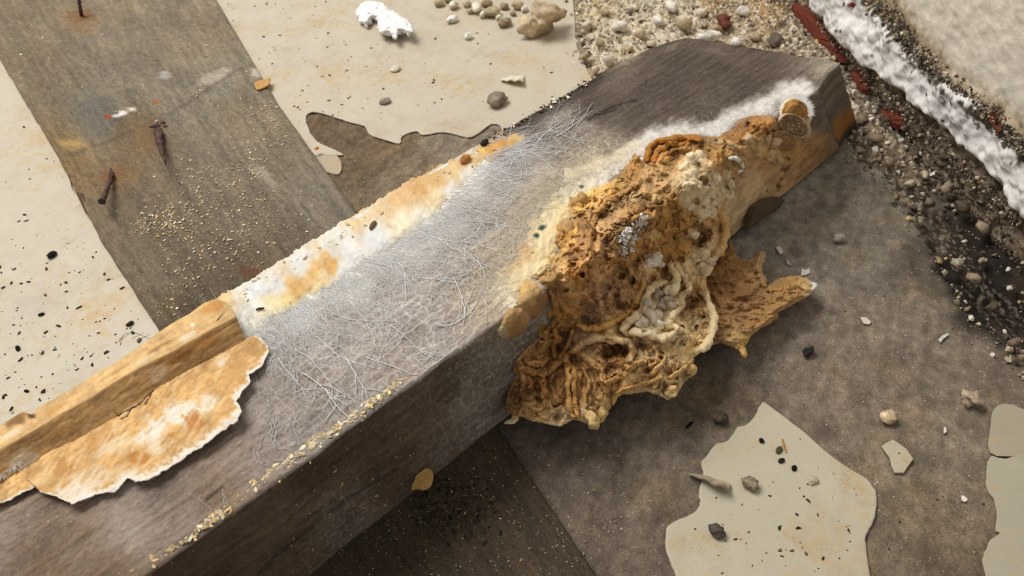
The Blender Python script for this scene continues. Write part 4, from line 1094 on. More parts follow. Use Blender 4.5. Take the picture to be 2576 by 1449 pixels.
f1, f2, cid = worley(spx / 40 + 0.8 * n1, spy / 16 + .6 * n2, 154)
sc = mixc(sc, 0.35 * sstep(.10, .02, f2 - f1) * low_ * sstep(-.1, .5, n1), (250, 226, 176))
ray = fbm((spx * .5 - spy * .86) / 55 + n1, (spx * .86 + spy * .5) / 7, 156, 3)
sc = mixc(sc, 0.5 * sstep(.1, .7, ray) * low_, (246, 222, 176)); sc = mixc(sc, 0.35 * sstep(.1, .7, -ray) * low_, (196, 146, 84))
sc = mixc(sc, sstep(.87, .98, st_ + 0.05 * n3) * low_, (246, 238, 222))
st2 = (si == 2).astype(float)
for a in [(450, 900, 60, 18, -.5, (150, 98, 48), .8), (520, 860, 60, 26, -.5, (176, 124, 62), .7), (400, 940, 46, 24, -.5, (214, 192, 156), .6), (250, 1030, 60, 26, -.5, (172, 132, 84), .5), (60, 1170, 60, 40, -.5, (206, 190, 160), .7), (150, 1090, 70, 22, -.5, (158, 116, 66), .6)]:
    sc = spot(sc, spx, spy, *a[:5], a[5], a[6] * st2, n=0.4 * n1)
st1 = ((si == 1) | (si == 0)).astype(float)
for a in [(470, 850, 40, 14, -.5, (244, 228, 196), .9), (360, 910, 60, 10, -.5, (238, 216, 172), .7), (530, 775, 40, 20, -.5, (204, 150, 82), .8), (40, 1060, 40, 16, -.5, (128, 92, 54), .8), (80, 1048, 16, 10, 0, (96, 72, 46), .9), (20, 1100, 60, 10, -.5, (242, 226, 196), .8), (140, 1030, 60, 10, -.5, (214, 164, 96), .8), (486, 820, 8, 7, 0, (250, 248, 242), 1), (290, 940, 70, 8, -.55, (180, 140, 84), .7), (410, 870, 60, 6, -.5, (150, 112, 66), .6)]:
    sc = spot(sc, spx, spy, *a[:5], a[5], a[6] * st1, n=0.4 * n1)
sc = sc * np.array([.97, .955, .96])
crk = np.minimum(pline(spx, spy, [(290, 1040), (300, 1048), (330, 1030), (352, 1016), (385, 985)]), pline(spx, spy, [(306, 1056), (322, 1048), (330, 1032)]))
crk = np.minimum(crk, pline(spx, spy, [(365, 1018), (378, 1000), (384, 985)]))
sc = mixc(sc, sstep(3.4, 1.4, crk + n3), (74, 52, 36)); SV[:, 2] -= 0.0007 * sstep(4, 1, crk)
o = mesh('skin_sheet', SV, gridq(nrw, nc), M_skin, skin, sc)
md = o.modifiers.new('thick', 'SOLIDIFY'); md.thickness = 0.0005; md.offset = -1
r = np.random.default_rng(31)
th = Threads()
for _ in range(70):
    x = r.uniform(-10, 70); y = 1190 - .55 * (x - 30) + r.normal() * 14
    th.add(walk(r, x, y, r.uniform(0, 360), r.uniform(14, 46), curl_=.5, z=.004), np.linspace(1, .4, 9) * .00014, (226, 220, 208))
for _ in range(60):
    x = r.uniform(590, 690); y = 850 + r.normal() * 16
    th.add(walk(r, x, y, r.uniform(-40, 60), r.uniform(14, 50), curl_=.4, z=.002), np.linspace(1, .4, 9) * .00014, (240, 236, 226))
for _ in range(40):
    x = r.uniform(540, 640); y = 800 + (x - 590) * .2 + r.normal() * 12
    th.add(walk(r, x, y, r.uniform(0, 360), r.uniform(20, 60), curl_=.4, z=.003), np.linspace(1, .4, 9) * .00012, (236, 232, 226))
o = th.build('white_threads', M_myc, skin)
th = Threads()
for p in [[(318, 892), (330, 874), (352, 866), (396, 884)], [(322, 900), (326, 884), (345, 872)], [(372, 884), (386, 878), (395, 870)], [(560, 838), (585, 806), (600, 800)], [(352, 882), (366, 876), (380, 868)]]:
    q = resample(p, 9); th.add(np.c_[q, np.full(9, .009)], np.linspace(1, .5, 9) * .00022, (120, 110, 96))
o = th.build('fine_rootlets', M_board, skin); o['label'] = 'fine grey-brown rootlets'

# ------------------------------------------------------------------ the fruiting body of the fungus
fung = empty('fungus_fruiting_body', on_z(1600, 700, BT) * np.array([1, 1, 0]) + np.array([0, 0, .004]), 'large lumpy orange-brown fungus fruiting body bulging over the front edge of the joist', 'fungus')
OB = (178, 118, 46); DB = (130, 84, 40); GB = (176, 130, 74); YO = (212, 158, 72); TN = (198, 148, 84); PL = (234, 212, 170); PO = (216, 178, 118); CR = (238, 224, 198)


def smax(a, b_, k):
    h = np.clip(0.5 + 0.5 * (a - b_) / k, 0, 1)
    return b_ + (a - b_) * h + k * h * (1 - h)


def t_body(x, y, r_):
    tt_ = (ZT - CAMH) / r_[:, 2]; tf = YF / r_[:, 1]; tl = (0.0 - CAMH) / r_[:, 2] - 0.034
    box = smax(tt_, tf, 0.012)
    return -smax(-box, -tl, 0.02)


PORE, PLATE, FOLD, LUMP, FIBR = range(5)
an = [(1640, 370, OB, 1), (1700, 358, OB, 1), (1760, 370, OB, 4), (1850, 340, (172, 106, 36), 0), (1900, 310, (166, 100, 32), 0), (1935, 330, (180, 116, 44), 0), (1870, 390, TN, 4), (1800, 395, OB, 4), (1920, 370, (196, 150, 92), 3),
      (1590, 430, OB, 1), (1540, 470, (206, 146, 60), 1), (1500, 490, YO, 1), (1450, 530, YO, 1), (1420, 590, (218, 160, 70), 1), (1470, 560, (160, 106, 52), 0), (1430, 640, (174, 118, 56), 0), (1480, 610, (160, 106, 54), 0), (1400, 640, YO, 0), (1355, 685, PO, 0), (1400, 700, TN, 0), (1440, 690, OB, 0), (1390, 720, (156, 104, 50), 0), (1340, 700, PO, 0),
      (1540, 520, (180, 132, 72), 1), (1520, 570, (180, 132, 74), 1), (1510, 630, (174, 126, 72), 1), (1560, 600, (156, 110, 58), 1), (1530, 660, (168, 116, 62), 1), (1600, 480, TN, 1), (1640, 450, TN, 4), (1620, 530, (164, 110, 48), 1), (1680, 520, OB, 1), (1690, 580, OB, 1), (1700, 620, OB, 1), (1660, 640, OB, 1), (1720, 560, OB, 1),
      (1760, 415, (206, 168, 108), 3), (1745, 470, (206, 176, 120), 3), (1770, 510, PL, 3), (1830, 480, (206, 172, 116), 3), (1790, 560, TN, 3), (1800, 610, PO, 3), (1815, 570, PO, 3), (1750, 590, (140, 92, 44), 1), (1770, 650, PL, 3), (1750, 690, PO, 3), (1870, 420, (190, 142, 82), 4),
      (1500, 720, (172, 122, 72), 4), (1540, 740, (176, 130, 84), 4), (1470, 740, (178, 124, 66), 4), (1570, 700, (170, 120, 62), 4), (1590, 760, TN, 4), (1500, 790, (178, 136, 88), 4), (1430, 780, OB, 0), (1400, 800, OB, 0), (1420, 830, OB, 0), (1590, 650, (160, 106, 48), 1), (1620, 690, (196, 154, 96), 3),
      (1600, 800, PO, 3), (1560, 830, PO, 3), (1620, 760, PL, 3), (1650, 790, (216, 206, 184), 3), (1640, 820, (222, 212, 188), 3), (1700, 740, PL, 3), (1690, 800, PO, 3), (1720, 720, TN, 1), (1730, 770, (166, 116, 56), 1), (1760, 810, PO, 1), (1740, 850, PO, 1), (1680, 870, PO, 2), (1700, 920, (204, 172, 112), 4), (1640, 880, PO, 4), (1640, 940, (200, 164, 104), 4), (1590, 965, (196, 154, 88), 2), (1545, 890, (150, 102, 56), 4), (1535, 935, (190, 140, 80), 4), (1480, 860, (196, 160, 110), 2), (1450, 850, (190, 150, 96), 2), (1700, 975, (206, 170, 110), 4), (1740, 900, (208, 176, 116), 2),
      (1340, 900, (182, 126, 60), 1), (1320, 960, (176, 120, 60), 1), (1300, 1000, (160, 108, 58), 1), (1350, 1030, (198, 146, 74), 1), (1400, 1060, PO, 1), (1400, 980, (180, 122, 56), 2), (1440, 1000, (184, 130, 64), 2), (1480, 970, (188, 134, 66), 2), (1500, 1055, (206, 160, 92), 3), (1500, 920, (174, 122, 60), 2), (1420, 890, (172, 116, 56), 2), (1420, 850, (150, 100, 46), 1), (1410, 870, (184, 126, 58), 1), (1450, 1050, PO, 2), (1560, 1000, (190, 144, 78), 2)]
AN = np.array([(a[0], a[1]) + tuple(a[2]) + tuple(1.0 if a[3] == k else 0.0 for k in range(5)) for a in an])
PXM = 0.0002


def tone(c):
    c = 255 * (c / 255) ** 0.86
    g = c @ np.array([.35, .5, .15])
    return np.clip((c + (g[..., None] - c) * 0.20) * 1.0, 0, 246)


ridges = [
    ([(1294, 933), (1310, 925), (1340, 935), (1372, 938), (1400, 915), (1425, 900), (1445, 880)], 9, 11, (188, 142, 86)), ([(1310, 930), (1318, 960), (1312, 985), (1300, 1005)], 8, 9, None), ([(1366, 940), (1368, 975), (1366, 1005), (1372, 1020)], 7, 9, (196, 148, 86)),
    ([(1425, 900), (1430, 950), (1432, 1000), (1440, 1048)], 7, 16, (216, 168, 100)), ([(1442, 920), (1444, 970), (1446, 1010), (1450, 1050)], 6, 13, (210, 160, 92)), ([(1310, 990), (1330, 1000), (1345, 990), (1360, 995)], 7, 8, None), ([(1392, 930), (1385, 965), (1396, 1000), (1410, 1010)], 6, 7, None), ([(1468, 925), (1480, 955), (1478, 985), (1490, 1010)], 6, 9, None), ([(1500, 930), (1511, 965), (1505, 1000)], 8, 11, None),
    ([(1445, 880), (1465, 862), (1500, 850), (1540, 852), (1580, 860), (1592, 885), (1580, 920)], 11, 18, (208, 178, 130)), ([(1445, 880), (1470, 895), (1490, 910), (1512, 928), (1516, 960), (1522, 985)], 9, 14, (200, 158, 100)),
    ([(1455, 820), (1480, 828), (1520, 818), (1560, 802), (1590, 780), (1606, 755), (1618, 715)], 9, 14, (214, 168, 92)), ([(1535, 905), (1560, 895), (1580, 925)], 7, 10, (200, 150, 88)), ([(1550, 990), (1590, 975), (1640, 955), (1665, 950)], 6, 10, (214, 170, 100)), ([(1530, 965), (1565, 945), (1600, 915), (1622, 912)], 8, 12, (208, 164, 100)),
    ([(1566, 828), (1592, 802), (1620, 774), (1632, 735), (1648, 716), (1672, 712)], 10, 18, PL), ([(1686, 668), (1700, 692), (1702, 715), (1690, 735), (1672, 728)], 10, 24, PL), ([(1702, 668), (1715, 690), (1728, 710), (1736, 728)], 7, 20, PL), ([(1684, 670), (1696, 666), (1704, 670)], 8, 20, PL),
    ([(1736, 735), (1715, 745), (1706, 760), (1718, 770), (1700, 785), (1690, 800), (1680, 815), (1698, 822), (1712, 830)], 9, 17, PL), ([(1566, 828), (1580, 838), (1600, 838), (1625, 835), (1645, 846), (1665, 850), (1690, 846), (1710, 828)], 10, 18, PL),
    ([(1765, 705), (1776, 740), (1790, 770), (1798, 800), (1790, 840), (1778, 868), (1760, 888)], 14, 18, PL), ([(1776, 668), (1772, 700), (1768, 720)], 9, 14, PO), ([(1640, 940), (1655, 925), (1668, 915), (1672, 900), (1660, 890)], 6, 10, PO), ([(1625, 880), (1628, 900), (1636, 920), (1650, 915), (1655, 890), (1645, 868)], 5, 9, PO), ([(1690, 950), (1720, 930), (1745, 905)], 7, 10, PO),
    ([(1626, 402), (1632, 374), (1652, 354), (1692, 344), (1740, 344), (1762, 350)], 9, 13, (172, 112, 42)), ([(1642, 402), (1652, 380), (1682, 362), (1730, 357)], 7, 10, (180, 120, 52)), ([(1660, 402), (1668, 386), (1700, 372), (1735, 372)], 6, 7, None),
    ([(1490, 660), (1485, 620), (1492, 570), (1505, 535), (1530, 505), (1560, 487), (1590, 468), (1610, 452)], 8, 10, (190, 144, 86)), ([(1486, 690), (1495, 655), (1530, 662), (1560, 650), (1575, 625)], 6, 7, (186, 140, 84)), ([(1570, 500), (1575, 530), (1585, 555), (1610, 540)], 6, 8, None), ([(1600, 530), (1625, 510), (1650, 520), (1648, 550)], 9, 12, None), ([(1510, 600), (1530, 610), (1545, 630), (1540, 655)], 5, 6, None),
    ([(1814, 533), (1826, 560), (1830, 590), (1820, 620), (1800, 645), (1770, 650)], 14, 15, PO), ([(1545, 700), (1560, 715), (1590, 690), (1580, 665)], 7, 9, None), ([(1600, 720), (1604, 690), (1612, 668)], 8, 14, (190, 146, 92)), ([(1525, 745), (1530, 765), (1540, 785)], 7, 9, (176, 136, 96)), ([(1380, 735), (1392, 760), (1400, 800), (1385, 820), (1372, 835)], 8, 9, None), ([(1395, 830), (1400, 850), (1392, 880), (1396, 898)], 7, 10, (190, 140, 70)), ([(1440, 835), (1430, 870), (1410, 898)], 7, 12, (200, 160, 104))]
balls = [(1738, 402, 15, 1), (1756, 396, 14, 1), (1722, 420, 12, 1), (1735, 442, 17, 1), (1746, 464, 15, 1), (1726, 468, 10, 1), (1760, 476, 17, 1), (1784, 470, 13, 1), (1726, 500, 15, 1), (1736, 518, 13, 1), (1770, 500, 20, 1), (1786, 512, 17, 1), (1766, 532, 17, 1), (1790, 535, 13, 1), (1758, 552, 10, 1), (1798, 447, 16, 1), (1828, 440, 12, 1), (1836, 456, 8, 1), (1812, 482, 14, 1), (1835, 490, 15, 1), (1842, 465, 10, 1),
         (1641, 590, 13, 2), (1653, 592, 12, 2), (1743, 587, 14, 1), (1640, 655, 17, 3), (1654, 648, 14, 3), (1660, 664, 10, 3), (1632, 664, 10, 3), (1655, 740, 15, 4), (1668, 768, 13, 4), (1650, 792, 9, 4), (1640, 800, 19, 4), (1612, 815, 15, 4), (1661, 816, 13, 3), (1630, 765, 11, 4), (1690, 770, 12, 4), (1625, 800, 9, 4), (1680, 752, 12, 4),
         (1750, 655, 16, 1), (1772, 642, 15, 1), (1786, 660, 13, 1), (1778, 682, 14, 1), (1762, 676, 16, 1), (1797, 650, 8, 1), (1735, 640, 8, 2), (1600, 690, 9, 2), (1494, 1058, 18, 2), (1515, 1040, 15, 2), (1858, 400, 12, 0), (1870, 430, 14, 0), (1935, 390, 16, 0), (1950, 402, 15, 0), (1945, 360, 18, 0), (1925, 350, 14, 0), (1880, 352, 13, 0), (1900, 372, 13, 0), (1840, 372, 14, 0), (1815, 362, 10, 0), (1590, 400, 12, 5), (1600, 402, 9, 5), (1460, 505, 16, 5), (1440, 510, 12, 5), (1420, 585, 22, 5), (1411, 610, 14, 5), (1688, 985, 15, 2), (1735, 930, 14, 2), (1380, 700, 16, 5), (1612, 556, 10, 2), (1650, 500, 12, 2)]
bcol_ = {0: (206, 166, 108), 1: (238, 218, 180), 2: (222, 188, 128), 3: (244, 234, 216), 4: (214, 200, 178), 5: (196, 142, 66)}
pits = [(1532, 888, 42, 22, -.05, 46), (1538, 932, 22, 13, -.3, 22), (1726, 757, 26, 36, -.3, 40), (1713, 828, 10, 13, 0, 26), (1663, 896, 11, 13, 0, 24), (1628, 932, 17, 11, -.6, 36), (1681, 938, 13, 14, 0, 28), (1464, 690, 13, 12, .3, 50), (1442, 668, 9, 8, 0, 25), (1413, 872, 14, 24, .4, 44), (1774, 594, 17, 24, .3, 40), (1562, 692, 15, 12, -.3, 26), (1545, 735, 20, 14, .3, 24), (1510, 975, 10, 24, .2, 34), (1752, 505, 8, 9, 0, 22), (1770, 455, 12, 14, .8, 26), (1422, 730, 7, 6, 0, 18), (1425, 792, 6, 6, 0, 22), (1396, 1050, 5, 5, 0, 8), (1400, 1018, 12, 6, -.2, 14), (1480, 640, 6, 18, .1, 24), (1605, 870, 14, 8, -.4, 16), (1765, 790, 12, 16, 0, 16), (1752, 826, 8, 8, 0, 14), (1620, 620, 20, 9, -.6, 16), (1640, 700, 12, 16, 0, 28), (1670, 690, 10, 14, 0, 30), (1712, 655, 16, 10, -.3, 26), (1660, 580, 8, 20, .3, 10), (1520, 640, 6, 22, -.35, 14), (1860, 412, 22, 12, -.3, 24), (1590, 548, 9, 16, .2, 20), (1350, 770, 6, 8, 0, 10), (1590, 402, 6, 5, 0, 26), (1695, 495, 12, 10, 0, 18), (1655, 470, 12, 8, 0, 16), (1795, 895, 0.1, 0.1, 0, 0), (1480, 1000, 5, 18, .1, 14), (1465, 960, 5, 26, .08, 12), (1565, 640, 12, 8, -.4, 14)]


def h_body(x, y, d):
    wx = fbm(x / 40, y / 40, 300, 3); wy = fbm(x / 40, y / 40, 301, 3)
    A = blend(x + 12 * wx, y + 12 * wy, AN, 5, 8)
    c = tone(A[:, :3]); c = c * (1 + .17 * np.exp(-((x - 1480) / 95) ** 2 - ((y - 690) / 120) ** 2))[:, None]  # centre lightened in the colour to make up for its shade
    zn = fbm(x / 30, y / 30, 330, 2) * 16
    c = mixc(c, .8 * sstep(-4, 22, sdpoly(x, y, [(1556, 834), (1590, 800), (1618, 765), (1636, 716), (1668, 704), (1690, 664), (1712, 668), (1738, 728), (1724, 760), (1700, 800), (1716, 836), (1660, 858), (1600, 846)]) + zn), (226, 206, 166))
    c = mixc(c, .5 * sstep(-4, 40, sdpoly(x, y, [(1600, 850), (1716, 840), (1800, 770), (1800, 860), (1760, 940), (1700, 990), (1590, 980), (1620, 900)]) + zn), (224, 190, 136))
    wts = A[:, 3:] ** 1.5; wts /= wts.sum(1, keepdims=True)
    h = 20 * (1 - np.exp(-d / 13)) + 52 * sstep(0, 150, d) + 30 * sstep(40, 200, d) * fbm(x / 110, y / 110, 302, 3)
    h = h + 40 * sstep(600, 820, y) * sstep(0, 90, d) * sstep(1400, 1560, x) - 14 * sstep(860, 1000, y) * (x < 1540)
    h = h + 16 * fbm(x / 46, y / 46, 303, 4) * sstep(0, 24, d)
    f1_, f2_, c1_ = worley(x / 13 + .35 * wx, y / 13 + .35 * wy, 304)
    f3_, f4_, c2_ = worley(x / 28 + .8 * wx, y / 28 + .8 * wy, 305)
    f5_, f6_, c3_ = worley(x / 46 + 1.1 * wx, y / 40 + 1.1 * wy, 306)
    fine = fbm(x / 7, y / 7, 307, 3)
    pore = -8 * sstep(.38, .1, f1_) * (c1_ > .93) + 10 * ridged(x / 22 + .6 * wx, y / 22 + .6 * wy, 308) + 3.0 * fine - 6 + 16 * fbm(x / 28, y / 28, 318, 3)
    plate = 8 * (c3_ - .3) * sstep(0, .16, f6_ - f5_) - 7 * sstep(.10, .0, f6_ - f5_) + 17 * fbm(x / 34, y / 34, 309, 2) + 1.2 * fine + 10 * (c2_ > .7) * np.sqrt(np.clip(1 - (f3_ * 1.7) ** 2, 0, 1)) - 8 * (c2_ < .14) * sstep(.45, .15, f3_)
    fold = 9 * ridged(x / 44 + wx, y / 120 + .5 * wy, 310, 1) + 7 * fbm(x / 34, y / 50, 311, 2) + .8 * fine
    lump_ = 14 * np.sqrt(np.clip(1 - (f3_ * 1.25) ** 2, 0, 1)) + 13 * fbm(x / 34, y / 34, 312, 2) + 1.0 * fine
    fibr = 19 * ridged(x / 28 + 1.0 * wx, y / 36 + 1.0 * wy, 313, 2) + 5 * fbm(x / 12, y / 12, 314, 2) - 9 + 14 * fbm(x / 34, y / 34, 319, 2)
    soft_ = sstep(0, 16, d)
    rel = sum(wts[:, k] * v for k, v in enumerate((pore, plate, fold, lump_, fibr)))
    h = h + soft_ * rel * 1.25
    c = c * (1 + 0.10 * fbm(x / 24, y / 24, 315, 3) + 0.07 * fine + 0.012 * np.clip(rel, -10, 10))[:, None]  # relief also tints: hollows darkened in the colour as painted shade
    for (cx_, cy_, rx_, ry_, an_, dp) in pits:
        m = (np.abs(x - cx_) < 2.2 * max(rx_, ry_)) & (np.abs(y - cy_) < 2.2 * max(rx_, ry_))
        if not m.any(): continue
        ca, sa = math.cos(an_), math.sin(an_)
        u = ((x[m] - cx_) * ca + (y[m] - cy_) * sa) / rx_; v = (-(x[m] - cx_) * sa + (y[m] - cy_) * ca) / ry_
        q_ = np.hypot(u, v) + 0.34 * wx[m] + 0.16 * fine[m]
        h[m] += -.85 * dp * sstep(1.05, .35, q_) + 5 * np.exp(-((q_ - 1.15) / .2) ** 2) * min(1, dp / 20)
        c[m] = mixc(c[m], .3 * sstep(1.0, .5, q_), (158, 108, 58))
    for pts, rad, ht, col in ridges:
        pa = np.array(pts); lo = pa.min(0) - rad * 2; hi = pa.max(0) + rad * 2
        m = (x > lo[0]) & (x < hi[0]) & (y > lo[1]) & (y < hi[1])
        if not m.any(): continue
        dd = pline(x[m] + 3 * wx[m], y[m] + 3 * wy[m], pts) / (rad * (1 + .25 * fbm(x[m] / 16, y[m] / 16, 316, 2)))
        h[m] += 2.1 * ht * np.sqrt(np.clip(1 - dd * dd, 0, 1)) - 4 * np.exp(-((dd - 1.15) / .2) ** 2)
        if col is not None:
            c[m] = mixc(c[m], .85 * sstep(1.05, .7, dd), np.array(col)) * (1 + .05 * fine[m])[:, None]
    for cx_, cy_, rad, kc in balls:                       # a socket for each knob
        m = (np.abs(x - cx_) < rad * 1.6) & (np.abs(y - cy_) < rad * 1.6)
        if not m.any(): continue
        dd = np.hypot(x[m] - cx_, y[m] - cy_) / rad
        h[m] -= 5 * np.exp(-((dd - 1.1) / .22) ** 2)
        c[m] = mixc(c[m], .7 * sstep(1.25, .9, dd), np.array(bcol_[kc]) * .93)
    for pts, wd_, dp in [([(1382, 748), (1372, 797), (1350, 822)], 7, 22), ([(1329, 700), (1352, 706), (1378, 730)], 5, 16), ([(1357, 850), (1372, 856), (1392, 848)], 4, 14)]:
        dd = pline(x, y, pts); h -= dp * sstep(wd_, 1, dd)
    return h * PXM, c


body_poly = [(1958, 300), (1945, 290), (1927, 288), (1899, 288), (1876, 294), (1853, 302), (1846, 323), (1818, 334), (1808, 344), (1759, 339), (1707, 337), (1665, 346), (1637, 362), (1623, 383), (1618, 402), (1607, 393), (1592, 390), (1582, 402), (1570, 425), (1542, 453), (1514, 467), (1487, 474), (1465, 488), (1440, 500), (1424, 509), (1418, 520), (1431, 540), (1412, 558), (1401, 570), (1397, 592), (1399, 612), (1389, 627), (1364, 648), (1346, 668), (1332, 685), (1328, 700), (1346, 706), (1360, 722), (1380, 732),
             (1384, 748), (1374, 790), (1352, 818), (1345, 828), (1357, 832), (1354, 850), (1340, 864), (1315, 885), (1302, 900), (1294, 916), (1292, 932), (1297, 945), (1288, 962), (1277, 985), (1272, 1003), (1271, 1024), (1278, 1040), (1290, 1046), (1312, 1049), (1340, 1061), (1375, 1066), (1410, 1074), (1426, 1064), (1441, 1056), (1473, 1063), (1490, 1074), (1510, 1066), (1522, 1050), (1530, 1034), (1545, 1020), (1555, 996), (1588, 990), (1630, 986), (1658, 996), (1682, 1006), (1700, 996), (1710, 979), (1724, 958), (1752, 941), (1746, 920), (1745, 899), (1773, 878), (1790, 850), (1801, 801), (1798, 775), (1790, 755), (1776, 730), (1776, 699), (1794, 672), (1808, 648), (1824, 622), (1834, 590), (1828, 555), (1818, 533), (1836, 512), (1850, 500), (1848, 470), (1856, 445), (1880, 420), (1900, 408), (1934, 412), (1960, 408), (1966, 385), (1960, 350)]
relief('fungus_body', body_poly, 1.75, h_body, M_fungus, fung, t_body, skirt=(0.003, 0.008, 0.014), shrink=(1, 4, 10), ragged=2.0, seed=1)


def h_simple(dome, rim, amp, scale, anchors, seed, fib_=0.0):
    A_ = np.array([(a[0], a[1]) + tuple(a[2]) for a in anchors], float)

    def f(x, y, d):
        wx = fbm(x / 30, y / 30, seed, 3)
        f1_, f2_, c1_ = worley(x / scale + .6 * wx, y / scale + .6 * wx, seed + 1)
        h = rim * (1 - np.exp(-d / 8)) + dome * sstep(0, 60, d) + sstep(0, 12, d) * (amp * fbm(x / scale, y / scale, seed + 2, 4) + amp * .6 * np.sqrt(np.clip(1 - (f1_ * 1.3) ** 2, 0, 1)) + fib_ * (ridged(x / 26 + wx, y / 18, seed + 3) - .5) + 1.2 * fbm(x / 6, y / 6, seed + 4, 3))
        c = tone(blend(x, y, A_, 4, 8)) * (1 + .09 * fbm(x / 14, y / 14, seed + 5, 3) + .06 * fbm(x / 5, y / 5, seed + 6, 2))[:, None]
        return h * PXM, c
    return f


# two smooth lobes left of the crack
relief('fungus_lobe', [(1319, 704), (1306, 722), (1303, 745), (1301, 766), (1310, 782), (1330, 800), (1350, 806), (1360, 790), (1372, 770), (1380, 748), (1381, 733), (1360, 718), (1345, 706), (1330, 700)], 1.6,
       h_simple(14, 26, 3, 26, [(1320, 720, YO), (1330, 750, (206, 150, 76)), (1365, 750, (170, 118, 64)), (1320, 790, TN), (1350, 790, (160, 108, 56)), (1345, 712, (222, 176, 104))], 400), M_fungus, fung, t_body, ragged=1.2)
relief('fungus_lobe', [(1290, 769), (1272, 782), (1260, 805), (1247, 832), (1252, 846), (1272, 852), (1296, 848), (1312, 842), (1328, 822), (1337, 800), (1336, 784), (1318, 772)], 1.6,
       h_simple(14, 28, 2.5, 30, [(1270, 800, (186, 134, 70)), (1300, 800, (180, 128, 64)), (1320, 790, (194, 142, 80)), (1256, 836, (220, 196, 140)), (1300, 840, (170, 118, 58))], 410), M_fungus, fung, t_body, ragged=1.0)
o = relief('fungus_lobe', [(1268, 1066), (1270, 1060), (1284, 1054), (1290, 1044), (1304, 1046), (1306, 1056), (1294, 1066), (1282, 1067)], 1.2, h_simple(2, 9, 1, 14, [(1285, 1058, (206, 184, 120)), (1300, 1048, (200, 156, 90))], 415), M_pale, fung, t_body, ragged=.6)
o['label'] = 'small pale yellow tip'


# flat tail behind the main lump, reaching out over the floor
def t_tail(x, y, r_):
    tl = (0.0 - CAMH) / r_[:, 2] - 0.022; tf = YF / r_[:, 1]
    return -smax(-tf, -tl, 0.02)


tail = [(1770, 700), (1800, 660), (1830, 625), (1840, 605), (1850, 634), (1864, 652), (1885, 654), (1903, 640), (1916, 629), (1926, 634), (1927, 645), (1919, 669), (1921, 690), (1929, 706), (1931, 716), (1952, 706), (1979, 696), (2011, 692), (2053, 712), (2057, 722), (2028, 748), (1997, 766), (1970, 780), (1958, 786), (1955, 800), (1930, 818), (1899, 836), (1880, 860), (1874, 872), (1881, 892), (1876, 905), (1866, 898), (1857, 880), (1840, 872), (1812, 864), (1780, 870), (1770, 800)]
ta = [(1800, 700, (150, 98, 46)), (1850, 660, (164, 110, 50)), (1850, 720, (168, 114, 56)), (1900, 700, (190, 138, 78)), (1915, 650, (196, 150, 92)), (1880, 740, (156, 104, 52)), (1860, 780, (172, 120, 64)), (1820, 780, (176, 122, 62)), (1900, 800, (178, 122, 62)), (1950, 760, (180, 126, 62)), (1990, 720, (186, 132, 60)), (2000, 740, (178, 124, 56)), (2030, 715, (204, 154, 82)), (2052, 714, (246, 240, 226)), (1870, 880, (206, 150, 66)), (1840, 860, (196, 150, 84)), (1800, 850, (160, 110, 60)), (1820, 640, (156, 102, 48))]
hs = h_simple(16, 14, 15, 36, ta, 420, 22)


def h_tail(x, y, d):
    h, c = hs(x, y, d)
    for pts, rad, ht in [([(1917, 638), (1908, 665), (1914, 695), (1924, 715)], 9, 16), ([(1906, 650), (1898, 680), (1880, 700)], 8, 10), ([(1905, 715), (1885, 735), (1850, 745)], 9, 12), ([(1925, 718), (1960, 735), (1980, 715)], 10, 9), ([(1800, 740), (1820, 770), (1830, 810)], 10, 10), ([(1870, 775), (1905, 765), (1935, 775)], 8, 8), ([(1960, 770), (1940, 785)], 6, 8), ([(1985, 720), (2010, 712), (2030, 725)], 9, 8)]:
        dd = pline(x, y, pts) / rad
        h += PXM * (ht * np.sqrt(np.clip(1 - dd * dd, 0, 1)) - 3 * np.exp(-((dd - 1.2) / .25) ** 2))
    for cx_, cy_, rx_, ry_, dp in [(1862, 757, 24, 14, 16), (1790, 720, 16, 20, 14), (1845, 690, 16, 12, 12)]:
        q_ = np.hypot((x - cx_) / rx_, (y - cy_) / ry_); h -= PXM * dp * sstep(1, .3, q_)
    return h, c


o = relief('fungus_tail', tail, 1.75, h_tail, M_fungus, fung, t_tail, ragged=2.5, seed=9); o['label'] = 'brown ragged tail with a white-tipped point'


# stacked brackets at the far end
def bracket(name, cx_, cy_, rx_, ry_, ang, base_h, top_h, c_in, c_rim, label, seed, ringc=None):
    a = np.linspace(0, 2 * np.pi, 30, endpoint=False); ca, sa = math.cos(ang), math.sin(ang)
    poly = [(cx_ + rx_ * math.cos(t) * ca - ry_ * math.sin(t) * sa, cy_ + rx_ * math.cos(t) * sa + ry_ * math.sin(t) * ca) for t in a]

    def f(x, y, d):
        u = ((x - cx_) * ca + (y - cy_) * sa) / rx_; v = (-(x - cx_) * sa + (y - cy_) * ca) / ry_
        q_ = np.hypot(u, v)
        n_ = fbm(x / 10, y / 10, seed, 3)
        h = base_h * (1 - np.exp(-d / 4)) + top_h * np.sqrt(np.clip(1 - q_ ** 2 * .8, 0, 1)) + 4 * np.exp(-((q_ - .82) / .09) ** 2) + 1.6 * n_ - 2 * np.exp(-((q_ - .58) / .05) ** 2) + 1.5 * np.exp(-((q_ - .45) / .06) ** 2)
        c = np.tile(np.array(c_in, float), (len(x), 1)) * (1 + .12 * n_ + .08 * np.sin(q_ * 24))[:, None]
        c = mixc(c, sstep(.72, .9, q_ + .06 * n_), c_rim)
        return h * PXM, c
    o_ = relief(name, poly, 1.3, f, M_fungus, fung, t_body, skirt=(.002, .005, .009), shrink=(1, 3, 6), ragged=1.0, seed=seed)
    o_['label'] = label


